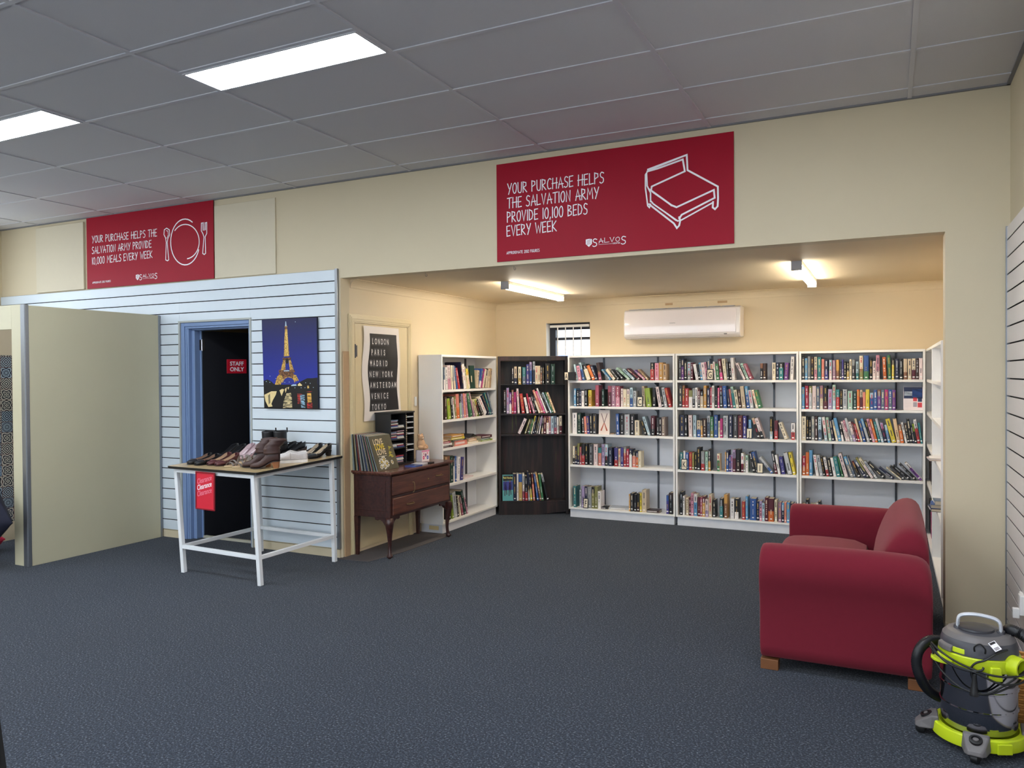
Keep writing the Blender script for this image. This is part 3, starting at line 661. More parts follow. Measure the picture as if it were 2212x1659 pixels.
for a, b, py in ((1437,1453,657),(1550,1571,652)):
    p, q = onp(a, py-2, 1, 8.198), onp(b, py+2, 1, 8.198); MB().box(p.x, q.x, 8.1965, 8.1998, q.z, p.z).build('mark', M_MDF, tp)

# ---------------------------------------------------------------- batten lights in the alcove
M_BAT = lamp_mat('batten diffuser', (1.0, .90, .74), BATTEN)
for k, (x, ya, yb) in enumerate(((-3.10, 6.20, 7.52), (-.625, 6.14, 7.44))):
    t = thing('batten_light', ('lit white tube batten light on the alcove ceiling above the dark bookcase', 'lit white tube batten light on the alcove ceiling right of the air conditioner')[k], 'batten light', (x, 0, 0), 0, 'alcove tube lights')
    MB().box(-.035, .035, ya, yb, ALZ-.030, ALZ-.0005).build('base', M_WHITE, t, bevel=.003)
    rs = []
    for y in (ya+.025, yb-.012): rs.append([(.036*sx*f, y, ALZ-.030-dz) for sx, f, dz in ((-1,1,0),(-1,.98,.018),(-1,.6,.036),(0,0,.041),(1,.6,.036),(1,.98,.018),(1,1,0))])
    MB().rings(rs).build('diffuser', M_BAT, t, smooth=50)
    MB().box(-.038, .038, ya-.002, ya+.024, ALZ-.072, ALZ-.0005).build('end_cap', mat('grey lamp end cap', (176, 176, 180), .4), t, bevel=.003)
    MB().box(-.038, .038, yb-.012, yb+.004, ALZ-.072, ALZ-.0005).build('end_cap', M_WHITE, t, bevel=.003)

# white hook bracket on the right slatwall
t = thing('display_hook', 'white plastic display bracket hooked in the right hand slatwall', 'hook')
MB().box(.588, .611, 4.60, 4.66, .33, .43).box(.560, .590, 4.615, 4.645, .31, .36).build('bracket', M_WHITE, t, bevel=.004)
MB().box(.598, .611, 4.655, 4.70, .405, .43).build('clip', M_WHITE, t, bevel=.003)
# wicker basket behind the vacuum
m = MB(); bc = (.515, 4.06)
for k in range(26):
    z = .012+k*.011; r = .080+.012*math.sin(k/25*PI*.8)
    m.tube([(bc[0]+(r+.003*(1 if (i+k) % 2 else -1))*math.cos(2*PI*i/24), bc[1]+(r+.003*(1 if (i+k) % 2 else -1))*math.sin(2*PI*i/24), z) for i in range(24)], .006, 6, closed=True)
m.lathe([(.001,.004),(.075,.004),(.075,.012),(.001,.012)], 24, bc)
tag(m.build('wicker_basket', mat('golden wicker', (196, 138, 66), .6, var=.25, nscale=60), smooth=60), 'golden wicker basket on the floor behind the vacuum cleaner at the right edge', 'basket')
# black garment at the left edge, close to the camera
m = MB(); gc = (-2.118, 1.10); rs = []
for k in range(13):
    z = 1.32-k*.105; a = (.035 if k == 0 else .085+.0135*k); b = (.02 if k == 0 else .045+.008*k)
    rs.append([(gc[0]+(a*(1+.10*math.sin(5*i*2*PI/28+k*.2)))*math.cos(2*PI*i/28)*.75, gc[1]+b*(1+.14*math.sin(7*i*2*PI/28))*math.sin(2*PI*i/28), z) for i in range(28)])
GARMENT = m.rings(rs)
tag(GARMENT.build('long_coat', mat('black wool', (5, 5, 7), .9, var=.2, bump=.4, bscale=400), smooth=70), 'black garment hanging down the left edge close to the camera', 'coat')
t = thing('garment_rail', 'black metal garment rail just outside the left edge holding the long coat', 'clothes rail')
MB().tube([(-3.05, .96, 1.44), (-2.07, 1.11, 1.44)], .014, 12).build('rail', M_BLK, t, smooth=60)
for x, y in ((-3.0, .967), (-2.45, 1.052)):
    MB().tube([(x, y, .02), (x, y, 1.425)], .013, 12).build('post', M_BLK, t, smooth=60); MB().tube([(x, y-.25, .014), (x, y+.25, .014)], .013, 12).build('foot', M_BLK, t, smooth=60)
MB().tube(smoothpath([(-2.118, 1.10, 1.33), (-2.118, 1.10, 1.40), (-2.118, 1.122, 1.455), (-2.118, 1.102, 1.472), (-2.118, 1.080, 1.455)], 5), .003, 8).build('hanger_hook', M_GREYMETAL, bpy.data.objects['long_coat'], smooth=60)
# ---------------------------------------------------------------- bookcases
SHZ = [1.492, 1.212, .912, .575, .105]
M_BACK = mat('back board with bluish shade tint', (230, 232, 238), .45, var=.02)  # bluish tone of the shade inside the cases put into the board colour
def bookcase(label, origin, rz, width, depth, H, shelves, tape=None, group=None, bracket=True, end=False):
    """local x along the front, y = 0 at the front edge and depth behind"""
    t = thing('bookcase', label, 'bookcase', origin, rz, group)
    T = .018
    for x in (0, width-T): MB().box(x, x+T, 0, depth, .088, H).build('side_panel', M_WHITE, t, bevel=.001)
    MB().box(T+.0005, width-T-.0005, 0, depth, H-.022, H).build('top_panel', M_WHITE, t, bevel=.001)
    MB().box(T+.0005, width-T-.0005, depth-.010, depth-.002, .10, H-.023).build('back_panel', M_BACK, t)
    MB().box(.012, width-.012, .016, depth-.01, 0, .0875).build('plinth', mat('pale grey plinth laminate', (222, 224, 230), .4), t, bevel=.001)
    for i, z in enumerate(shelves):
        if i == len(shelves)-1:
            MB().box(T+.0005, width-T-.0005, .001, depth-.011, z-.017, z).build('shelf', M_WHITE, t, bevel=.0012)
        else:
            MB().box(T+.001, width-T-.001, .001, depth-.035, z-.024, z).build('shelf', M_WHITE, t, bevel=.0012)
    for x in (width*.26, width*.78):
        m = MB(); m.box(x-.009, x+.009, depth-.026, depth-.0105, .106, H-.024)
        m.build('slotted_rail', M_GREYMETAL, t)
        if bracket:
            y0_ = .172 if depth > .3 else .232
            for z in shelves[:-1]:
                zz = z-.0245; MB().prism([(x-.002, y0_, zz), (x-.002, depth-.027, zz), (x-.002, depth-.027, zz-.085), (x-.002, depth-.029, zz-.075), (x-.002, (y0_+depth)/2, zz-.030), (x-.002, y0_, zz-.012)], (.004, 0, 0)).build('shelf_bracket', M_GREYMETAL, t)
    return t
UX = [(-3.158, 1.176), (-1.974, 1.190), (-.777, 1.066)]
for (x, w_), nm in zip(UX, ('left', 'middle', 'right')):
    bookcase('white bookcase against the back wall, the %s of three' % nm, (x, 7.85, 0), 0, w_, .33, 1.765, SHZ, group='white bookcases along the back wall')
LCZ = [1.417, 1.118, .838, .476, .105]
lc = bookcase('white bookcase of large books standing against the left alcove wall', (-3.94, 6.492, 0), PI/2, 1.175, .27, 1.765, LCZ, bracket=True)
MB().box(-.0012, -.0004, .05, .16, .035, .075).build('shelf_label', mat('buff paper label', (212, 190, 140), .7), lc)
RCZ = [1.492, 1.20, .912, .575, .105]
bookcase('white bookcase on the alcove right wall nearest the pillar', (.30, 6.905, 0), -PI/2, 1.19, .30, 1.765, RCZ, group='white bookcases on the right alcove wall', bracket=False)
bookcase('white bookcase on the alcove right wall nearest the back corner', (.30, 8.12, 0), -PI/2, 1.20, .30, 1.765, RCZ, group='white bookcases on the right alcove wall', bracket=False)
# dark hand-painted corner bookcase
def streak_mat():
    m = mat('dark streaky wood stain', (40, 30, 28), .42, var=0); n, l, b = nodes_of(m)
    tc = n.new('ShaderNodeTexCoord'); mp = n.new('ShaderNodeMapping'); mp.inputs['Scale'].default_value = (16, 16, 1.1)
    l.new(tc.outputs['Object'], mp.inputs['Vector']); nz = n.new('ShaderNodeTexNoise'); nz.inputs['Scale'].default_value = 1.3; nz.inputs['Detail'].default_value = 5
    l.new(mp.outputs[0], nz.inputs['Vector']); cr = n.new('ShaderNodeValToRGB'); e = cr.color_ramp.elements
    e[0].position = .28; e[0].color = lin((22, 18, 22))+(1,); e[1].position = .80; e[1].color = lin((92, 92, 42))+(1,)
    for p, c_ in ((.50, (34, 27, 27)), (.58, (50, 36, 34)), (.63, (62, 34, 38)), (.68, (44, 36, 32)), (.72, (80, 76, 40))): q = e.new(p); q.color = lin(c_)+(1,)
    l.new(nz.outputs['Fac'], cr.inputs[0]); l.new(cr.outputs[0], b.inputs['Base Color']); return m
M_STREAK = streak_mat()
DA = math.radians(27.5); DO = Vector((-3.905, 7.628, 0)); DW = .778; DD = .19; DZ = [1.452, 1.128, .898, .155]
dc = thing('bookcase', 'dark streaky stained corner bookcase angled between the white ones', 'bookcase', DO, DA)
for x in (0, DW-.030): MB().box(x, x+.030, 0, DD, 0.0, 1.765).build('side_panel', M_STREAK, dc, bevel=.003)
MB().box(.0305, DW-.0305, 0, DD, 1.715, 1.765).build('top_panel', M_STREAK, dc, bevel=.003)
MB().box(.0305, DW-.0305, DD-.012, DD-.002, .155, 1.714).build('back_panel', M_STREAK, dc)
MB().prism([(.0305, .006, .136), (DW-.0305, .006, .136), (DW-.0305, .006, .03), (DW*.80, .006, .022), (DW*.6, .006, .0), (.0305, .006, 0)], (0, .02, 0)).build('plinth', M_STREAK, dc)
for i, z in enumerate(DZ):
    th = .006 if i == 0 else .018
    MB().box(.031, DW-.031, .004, DD-.013, z-th, z).build('shelf', M_STREAK if i else M_GLASS if False else M_BLK, dc, bevel=.001)

# ---------------------------------------------------------------- books
PAL = {'black':(26,25,29),'charcoal':(62,62,66),'grey':(140,142,144),'silver':(176,180,186),'white':(232,226,224),'cream':(226,212,182),'beige':(206,184,152),
'tan':(190,154,112),'brown':(132,84,58),'dark brown':(62,38,34),'maroon':(96,28,44),'crimson':(186,32,64),'red':(190,44,46),'orange':(226,106,38),'amber':(208,150,66),
'yellow':(232,208,50),'lime':(150,178,48),'olive':(132,130,70),'green':(56,124,76),'dark green':(24,62,52),'mint':(160,196,178),'teal':(42,128,134),'sky blue':(86,152,204),
'pale blue':(168,196,212),'blue':(44,86,164),'navy':(32,38,70),'slate blue':(88,106,132),'indigo':(64,58,140),'purple':(108,52,140),'lilac':(168,146,192),'mauve':(160,112,140),
'magenta':(176,38,112),'pink':(216,140,164),'pale pink':(228,204,204),'rose':(170,74,98),'hot pink':(222,74,138),'salmon':(226,128,110),'peach':(236,196,150),'gold':(196,160,84),'taupe':(140,120,112)}
CODE = {'k':'black','ch':'charcoal','gy':'grey','si':'silver','w':'white','cr':'cream','be':'beige','ta':'tan','br':'brown','db':'dark brown','ma':'maroon','ci':'crimson','r':'red','o':'orange','am':'amber','y':'yellow','li':'lime','ol':'olive','g':'green','dg':'dark green','mi':'mint','te':'teal','sb':'sky blue','pb':'pale blue','b':'blue','n':'navy','sl':'slate blue','in':'indigo','pu':'purple','la':'lilac','mv':'mauve','mg':'magenta','p':'pink','pp':'pale pink','ro':'rose','hp':'hot pink','sa':'salmon','pe':'peach','go':'gold','tp':'taupe'}
M_PAGES = mat('book page edges', (206, 192, 166), .9, var=.12, nscale=300)
M_STICK = mat('white price sticker', (240, 238, 236), .5, var=.01)
def bmat(c): return mat('book cover '+c, tuple(v*.84+sum(PAL[c])/3*.16 for v in PAL[c]), .42, var=.12, nscale=34, per_obj=.13)
LIGHTC = {'white','cream','beige','pale pink','pale blue','mint','yellow','peach','lilac','silver','lime','pink','tan'}
rb = random.Random(11)
def make_book(t, h, d, c1, c2, sticker=True, round_=True):
    """book standing at the local origin: spine faces -y, x = thickness"""
    r = bpy.data.objects.new('book', None); COL.objects.link(r); r.empty_display_size = .02
    m = MB(); ct = min(.0022, t*.18)
    split = rb.choice((.35, .45, .62, .7)) if c2 else 0
    zs = [0, h*split, h] if c2 else [0, h]
    bul = .0025 if (round_ and t > .012) else .0012
    for k in range(len(zs)-1):
        za, zb = zs[k], zs[k+1]; mi = 1 if (c2 and k == 0) else 0
        xs = [0, t*.2, t*.5, t*.8, t]; ys = [0, -bul*.7, -bul, -bul*.7, 0]
        P = [(x, y, za) for x, y in zip(xs, ys)]+[(x, y, zb) for x, y in zip(xs, ys)]
        m.add(P, [(i, i+1, i+6, i+5) for i in range(4)], mi)
        m.add([(t, 0, za), (0, 0, za), (0, ct, za), (t, ct, za)], [(0,1,2,3)], mi); m.add([(t, 0, zb), (0, 0, zb), (0, ct, zb), (t, ct, zb)], [(0,1,2,3)], mi)
    m.box(0, ct, 0, d, 0, h, 0); m.box(t-ct, t, 0, d, 0, h, 0)
    # title and author as rows of small printed marks down the spine
    tw = min(t*.46, .011); dark = c1 in LIGHTC; z = h*.93-rb.random()*h*.05; cx = t*.5
    mode = rb.random()
    def marks(z, zend, wdt):
        while z > zend:
            l = rb.uniform(.35, .9)*wdt*.8+.001
            if rb.random() > .12: m.box(cx-wdt/2*rb.uniform(.75, 1), cx+wdt/2*rb.uniform(.75, 1), -bul-.0006, -bul+.0002, z-l, z, 2)
            z -= l+.0016
    if t > .007:
        if mode < .8: marks(z, h*rb.uniform(.58, .7), tw)
        marks(h*.52, h*rb.uniform(.22, .36), tw*rb.uniform(.5, .95))
    tc = ('navy','black','crimson','charcoal')[rb.randrange(4)] if dark else ('white','cream','gold','silver')[rb.randrange(4)]
    m.build('cover', [bmat(c1), bmat(c2 or c1), mat('spine print '+tc, PAL[tc], .5)], r, recalc=False)
    MB().box(ct+.0001, t-ct-.0001, .001, d-.004, .0025, h-.003).build('pages', M_PAGES, r)
    if sticker and t > .008:
        zb = rb.uniform(.012, .022); s = min(t*.8, .018)
        MB().box(t/2-s/2, t/2+s/2, -bul-.0012, -bul-.0003, zb, zb+.011).build('price_sticker', M_STICK, r, bevel=.0003)
    return r
def lo_hi(poly, z):  # horizontal extent of a convex polygon at height z
    xs = []
    for (a, b), (c, d) in zip(poly, poly[1:]+poly[:1]):
        if min(b, d)-1e-9 <= z <= max(b, d)+1e-9:
            xs += [a, c] if abs(d-b) < 1e-9 else [a+(c-a)*(z-b)/(d-b)]
    return (min(xs), max(xs)) if xs else None
def outline(t, h, th):  # th > 0 leans right
    c_, s_ = math.cos(th), math.sin(th); P = [(0,0), (t*c_, -t*s_), (t*c_+h*s_, -t*s_+h*c_), (h*s_, h*c_)]
    dz = -min(p[1] for p in P); return [(x, z+dz) for x, z in P], dz
def mindist(A, B):
    zs = [p[1] for p in A+B]; best = -1e9
    for z in zs:
        a, b = lo_hi(A, z), lo_hi(B, z)
        if a and b: best = max(best, a[1]-b[0])
    return best
SHELFREG = {}
ALLBOOKS = []; SCORE = {}
def colour_phrase(c1, c2): return c1 if not c2 else '%s and %s' % (c1, c2)
def put_row(where, P0, yaw, z, Wd, clear, items, tr, ybase, depth, setback=.02, umin=.02, dmax=.15, sticker=True, group=None, right_end=None):
    """items: 'x w ytop dx colour[/colour]' in photo-crop units, tr = crop transform; turned into positions along the shelf"""
    ox, oy, sc = tr; u = Vector((math.cos(yaw), math.sin(yaw), 0)); n = Vector((-math.sin(yaw), math.cos(yaw), 0))
    P0 = Vector(P0); Q = P0 + n*setback; C0 = Vector((0, 0, CAM_H))
    def hit(px, py):
        d = ray(px, py); s_ = (Q-C0).dot(n)/d.dot(n); p = C0+d*s_; return (p-Q).dot(u), p.z
    B = []
    for it in items.split(';'):
        f = it.split()
        if len(f) < 5: continue
        x, w_, yt, dx = [float(v) for v in f[:4]]; cs = f[4].split('/')
        yb = ybase if not isinstance(ybase, tuple) else ybase[0]+(ybase[1]-ybase[0])*(x-ybase[2])/(ybase[3]-ybase[2])
        u0, z0 = hit(ox+x*sc, oy+yb*sc); u1, _ = hit(ox+(x+w_)*sc, oy+yb*sc); ut, zt = hit(ox+(x+dx)*sc, oy+yt*sc)
        hz = max(.05, zt-z0); du = ut-u0; th = math.atan2(du, hz)
        if abs(dx) < 3: th = 0.0
        wt = abs(u1-u0); tt = wt*math.cos(th) if abs(dx) >= 3 else wt
        hh = (hz - abs(math.sin(th))*tt)/math.cos(th) if th else hz
        B.append([u0, max(tt*.97, .006), hh, th, CODE[cs[0]], CODE[cs[1]] if len(cs) > 1 else None])
    # settle the row so neighbours touch without overlapping
    for k, b in enumerate(B):
        for it_ in range(8):
            O, dz = outline(b[1], b[2], b[3])
            if max(p[1] for p in O) <= clear-.006: break
            b[2] *= .95
    for _ in range(3):
        for k, b in enumerate(B):
            O, _z = outline(b[1], b[2], b[3]); lim = umin-min(p[0] for p in O)
            for j in range(max(0, k-4), k):
                a = B[j]; A, _z = outline(a[1], a[2], a[3]); md = mindist(A, O)
                if md > -1e8: lim = max(lim, a[0]+md+.0006)
            b[0] = max(b[0], lim)
        over = 0; end = right_end if right_end else Wd-.02
        for k in range(len(B)-1, -1, -1):
            b = B[k]; O, _z = outline(b[1], b[2], b[3]); lim = end-max(p[0] for p in O)
            for j in range(k+1, min(len(B), k+5)):
                a = B[j]; A, _z = outline(a[1], a[2], a[3]); md = mindist(O, A)
                if md > -1e8: lim = min(lim, a[0]-md-.0006)
            if b[0] > lim: over = max(over, b[0]-lim); b[0] = lim
        # if squeezed past the left side, thin the books a little
        bad = min(b[0]+min(p[0] for p in outline(b[1], b[2], b[3])[0]) for b in B)
        if bad < umin-.001 or over > .01:
            for b in B: b[1] *= .94
    rows = []
    for b in B:
        u0, t, h, th, c1, c2 = b; O, dz = outline(t, h, th)
        d = min(dmax, max(.10, h*rb.uniform(.62, .72)), depth-setback-.012)
        o = make_book(t, h, d, c1, c2, sticker)
        p = Q + u*u0; o.location = (p.x, p.y, z+dz+.0006); o.rotation_euler = (0, th, yaw)
        o['category'] = 'book'; o['group'] = group or 'books on '+where
        SCORE[o.name] = t*h/((p.x**2+p.y**2))*(.3 if 'bottom shelf of the right' in where else 1); rows.append(dict(o=o, c=colour_phrase(c1, c2), t=t, h=h, th=th, u=u0)); ALLBOOKS.append(o)
    # labels that single each book out along its shelf
    ts = sorted(r['t'] for r in rows); hs = sorted(r['h'] for r in rows); nR = len(rows)
    for r in rows:
        if abs(r['th']) > .60: r['pose'] = 'slumped'
        elif abs(r['th']) > .13: r['pose'] = 'leaning'
        else: r['pose'] = ''
        r['size'] = 'thick' if r['t'] >= ts[int(nR*.8)] else ('thin' if r['t'] <= ts[int(nR*.2)] else '')
        r['tall'] = 'tall' if r['h'] >= hs[int(nR*.8)] else ('short' if r['h'] <= hs[int(nR*.2)] else '')
    ORD = ['', 'second ', 'third ', 'fourth ', 'fifth ', 'sixth ', 'seventh ', 'eighth ', 'ninth ', 'tenth ']
    for i, r in enumerate(rows):
        done = False
        for keys in ((), ('pose',), ('tall',), ('size',)):
            same = [q for q in rows if q['c'] == r['c'] and all(q[k] == r[k] for k in keys)]
            if len(same) == 1 and all(r[k] for k in keys):
                ad = ' '.join(r[k] for k in keys); lab = (ad+' ' if ad else '')+r['c']+' book '+where; done = True; break
        if not done:
            ok = 0 < i < nR-1
            if ok:
                a, b = rows[i-1]['c'], rows[i+1]['c']
                hits = [j for j in range(1, nR-1) if rows[j]['c'] == r['c'] and rows[j-1]['c'] == a and rows[j+1]['c'] == b]
                lab = '%s book between %s and %s ones %s' % (r['c'], a, b, where)
                ok = len(hits) == 1 and len(lab.split()) <= 16 and a != r['c'] and b != r['c']
            if not ok:
                same = [q for q in rows if q['c'] == r['c']]; k = same.index(r)
                lab = (ORD[k]+r['c']+' book from the left '+where) if k else ('leftmost '+r['c']+' book '+where)
        r['o']['label'] = lab
    return rows
def face_book(name, label, cat, P0, yaw, u0, z, w_, h, t, col, art, tilt=.12, group=None):
    """a book or card standing face out; art(mb, M, w, h) paints the cover"""
    o = thing(name, label, cat, (0,0,0), 0, group)
    u = Vector((math.cos(yaw), math.sin(yaw), 0)); n = Vector((-math.sin(yaw), math.cos(yaw), 0)); p = Vector(P0)+u*u0
    M = Matrix.Translation((p.x, p.y, z+.0008)) @ Matrix.Rotation(yaw, 4, 'Z') @ Matrix.Rotation(-tilt, 4, 'X')
    MB().box(0, w_, 0, t, 0, h, M=M).build('cover', mat(name+' '+label[:18], col, .4), o, bevel=.0006)
    art(o, M, w_, h); return o
WH = ['on the top shelf of the %s back bookcase', 'on the second shelf of the %s back bookcase', 'on the third shelf of the %s back bookcase', 'on the fourth shelf of the %s back bookcase', 'on the bottom shelf of the %s back bookcase']
def clr(i): return ([1.743]+[z-.024 for z in SHZ])[i]-SHZ[i]
CA = (1220, 740, .12054); CB = (1220, 930, .13258); CC_ = (1450, 740, .13110); CD = (1450, 930, .13260); CE = (1715, 740, .13562); CF = (1715, 930, .13562); CG = (1720, 890, .13110)
U1 = (UX[0][0], 7.85, 0); U2 = (UX[1][0], 7.85, 0); U3 = (UX[2][0], 7.85, 0)
R = lambda u, i, it, tr, yb, sb=.02, **k: put_row(WH[i] % ('left', 'middle', 'right')[u], (U1, U2, U3)[u], 0, SHZ[i], UX[u][1], clr(i), it, tr, yb, .295, sb, dmax=.13, **k)
R(0,0,'205 35 375 -50 pb;245 55 400 -40 p;320 40 345 -75 pb/b;400 75 370 -100 k/cr;480 55 390 -120 o;545 50 395 -110 n;610 55 345 -50 db/ro;805 40 465 -170 sb;870 60 455 -165 cr;955 50 470 -160 k;1030 55 480 -150 k;1135 55 435 -265 mi;1225 60 455 -225 pb;1335 55 450 -265 ma;1420 55 480 -210 pu/p;1480 45 470 -200 ta;1535 70 350 0 k/r;1615 72 360 0 p;1690 68 350 0 am;1762 62 375 0 ta', CA, 668)
R(0,1,'165 38 820 0 sb;215 42 845 0 k;262 35 850 0 n;302 48 860 0 w;356 50 830 0 k;425 55 845 0 y/am;550 62 755 0 ro;665 40 830 0 dg;775 62 765 0 ro/ma;840 68 760 0 mv;912 75 765 0 ro/p;1008 35 810 0 pp;1048 60 820 0 cr;1112 52 820 0 pp/cr;1170 48 790 0 pb/b;1228 52 850 0 si;1400 42 760 -20 be;1465 92 790 -40 li;1572 58 790 0 k;1650 56 765 -60 pp;1712 45 770 -55 k;1765 50 775 -60 si;1850 46 785 -90 r', CA, 1135)
R(0,2,'140 80 1265 0 w;228 62 1270 0 dg;315 40 1340 -15 k;358 42 1325 -20 sa;402 46 1320 -20 in;450 48 1280 -10 k;502 62 1285 0 ch;925 55 1270 -12 b;990 75 1275 0 k;1072 92 1280 0 si;1172 78 1280 0 k;1255 80 1385 0 cr;1440 36 1380 -80 k;1492 48 1310 -110 pb;1545 68 1300 0 ma/k;1650 38 1335 0 ch;1692 40 1330 0 k;1736 62 1320 0 tp', CA, (1635,1660,140,1800), .03)
R(0,3,'133 32 290 0 cr/k;168 34 310 0 n;206 34 245 0 ol/n;245 28 300 0 ro;275 52 250 0 k/r;333 42 250 0 k;393 72 255 0 ch;472 65 255 0 pp;546 52 310 0 te/sa;604 46 255 0 la;656 46 255 0 pb/k;716 60 310 -8 n;808 58 310 0 in/r;874 34 325 0 be;912 44 305 0 in;960 42 295 0 gy/r;1008 38 330 0 ci;1052 42 330 0 n/w;1102 58 360 0 k/sa;1164 30 365 0 n/o;1198 48 365 0 cr', CB, (585,630,135,1250), .02)
R(0,4,'144 40 880 0 te;242 30 940 0 si;278 48 880 0 la;332 34 885 0 n;370 68 890 0 gy;440 42 890 0 k/ol;486 52 885 0 ol;540 46 960 0 w;1045 22 1000 0 am;1070 46 985 0 ch;1125 46 1005 0 k;1174 46 985 0 k/db;1224 30 985 0 y;1258 72 930 0 be;1656 38 1010 0 b/in;1698 60 970 0 db/k', CB, (1222,1315,144,1700), .03)
R(1,0,'128 34 260 0 ch;166 42 255 0 n/pu;214 44 300 0 k;268 50 310 0 pb/gy;320 38 320 0 ma;388 48 340 -50 w;438 36 345 -45 k;470 34 320 -40 sb;512 55 315 -40 pp;568 36 310 -40 p;608 42 255 -25 sl;652 42 340 -10 cr;712 30 305 -30 w;746 54 335 -28 g;806 48 255 -40 ma/hp;872 54 255 -45 cr;926 28 310 -25 ch;966 34 310 -22 k;1002 46 240 -30 w;1192 40 325 -140 pp;1246 42 330 -120 mi;1300 46 335 -125 ro;1465 44 335 0 br/k;1513 50 335 0 db;1664 56 325 0 cr;1730 42 320 0 n;1775 72 320 0 k/te;1858 60 325 18 pu;1958 50 225 18 w', CC_, 608)
R(1,1,'128 50 700 0 ch;184 40 700 0 br/r;228 58 750 0 r;290 60 780 0 ol/w;352 38 745 0 gy/k;394 40 735 0 w;438 38 770 0 ma/k;478 50 790 0 k/be;535 44 700 0 am;588 50 745 0 n;642 26 730 0 ci;670 40 700 0 w;718 42 700 0 k;765 28 735 0 hp;800 50 700 -10 ma/k;860 60 700 -20 b;938 36 760 -30 n;980 32 750 -40 ro;1022 44 710 -50 mi/te;1070 48 760 -45 cr;1118 38 755 -25 db;1168 62 700 -40 be;1245 50 700 -40 sb/b;1302 56 760 -42 si;1396 40 755 -80 cr;1440 48 760 -75 g', CC_, 1065)
R(1,2,'140 75 1205 0 n;218 48 1210 0 k;288 60 1205 -8 pp;362 50 1205 0 pb;426 58 1290 0 be/b;488 30 1265 0 k/am;520 62 1260 0 db;592 48 1215 0 si/sl;645 50 1230 0 g/ol;705 62 1200 0 b;776 28 1300 0 cr;806 42 1260 0 mg;858 76 1210 0 si;945 66 1200 0 n;1022 72 1200 0 ch;1102 72 1205 0 ma;1182 56 1210 0 in;1276 42 1275 0 sb;1430 42 1240 -110 be/k;1482 56 1240 -115 pp/k;1625 46 1225 0 k/pb;1700 56 1285 0 ma/r;1870 60 1305 -115 cr;1978 58 1325 0 w/r', CC_, (1560,1600,140,1980), .03)
R(1,3,'143 48 395 0 te;200 30 370 0 w;236 48 395 0 b;292 44 390 0 r;340 34 400 0 ol;385 32 405 0 k;420 54 315 0 k;486 58 375 0 gy/r;556 42 380 0 mi;606 34 345 0 k/am;748 42 415 0 cr/g;876 18 390 0 am;898 38 360 0 n/b;944 26 440 0 in;974 26 430 0 la;1002 46 350 0 la/ma;1060 62 345 0 k/db;1138 42 405 0 w/ma;1180 28 430 0 gy;1212 42 440 0 mi/w;1335 40 380 -75 k;1378 55 375 -85 b/ch;1632 50 460 -225 si/b;1692 42 370 -70 k/ma;1742 40 430 -60 w;1800 58 455 -48 in;1902 72 390 -85 si;1985 45 385 -80 y', CD, (672,755,143,1990), .02)
R(1,4,'143 42 970 0 k;190 30 1035 0 w;240 44 1060 0 be;292 30 1060 0 ma;322 42 985 0 p;370 52 1000 0 w/sb;434 38 1050 0 ma;474 32 1055 0 ro;508 44 1040 0 ma/am;555 50 1085 0 pp/la;610 54 1010 0 be;678 42 1095 0 k/ch;790 52 1075 0 ch/te;862 54 1010 0 am/br;965 62 1075 0 w;1035 62 1080 0 k/w;1154 50 1125 0 r;1212 38 1040 0 sb;1284 100 1075 0 b;1390 44 1120 0 n;1438 40 1115 0 la/p;1482 40 1150 0 pb;1526 52 1060 0 ma;1582 92 1075 0 ma/o;1684 42 1100 0 cr;1744 50 1140 0 mv;1802 36 1145 0 sb/n;1843 34 1140 0 sa;1882 48 1140 0 sb;1938 50 1155 0 n;1992 32 1160 0 b', CD, (1340,1480,143,2000), .03)
R(2,0,'130 40 220 0 ch;176 42 235 0 sb;222 44 205 0 gy;270 50 215 0 db/k;324 48 215 0 cr/p;378 60 220 0 te;442 44 250 0 sa;488 62 260 0 n/in;562 44 265 0 pb/pp;616 50 270 0 mv;674 50 260 0 am/br;730 32 290 0 ch;762 32 260 0 in;796 40 290 0 k;842 40 290 0 k/go;886 36 255 0 cr;928 42 260 0 gy/ch;990 42 290 0 pb/te;1044 62 200 0 cr/ol;1112 86 195 0 b/g;1208 44 245 0 k;1256 52 285 0 pp;1310 58 190 0 p/pp;1425 55 220 -18 o;1500 55 190 -18 g;1562 36 245 0 k/y;1612 62 250 0 n;1680 60 250 0 k;1748 62 250 0 be/br;1816 60 250 0 be;1888 60 245 0 cr/ma;1952 56 245 0 db;2018 58 240 0 pp', CE, 578, .025)
R(2,1,'128 42 700 0 sb;184 52 680 -8 ci;240 48 685 0 ol/si;294 60 680 0 pp;360 48 690 0 sl;414 50 675 0 mv/cr;470 66 675 0 k/ma;545 64 730 0 la;616 48 660 0 mi/pb;672 54 735 0 te/r;734 40 740 0 k;780 68 730 0 si;858 76 755 0 mi;944 58 760 0 dg;1004 42 730 0 o;1052 44 735 0 be/ma;1100 40 770 0 sa;1144 58 725 0 y;1214 52 780 0 pb/b;1270 56 735 0 b;1330 56 730 0 br/pu;1390 52 735 0 sl;1446 56 725 0 mg;1508 54 725 0 b/sl;1568 52 730 0 pu', CE, 1050, .025)
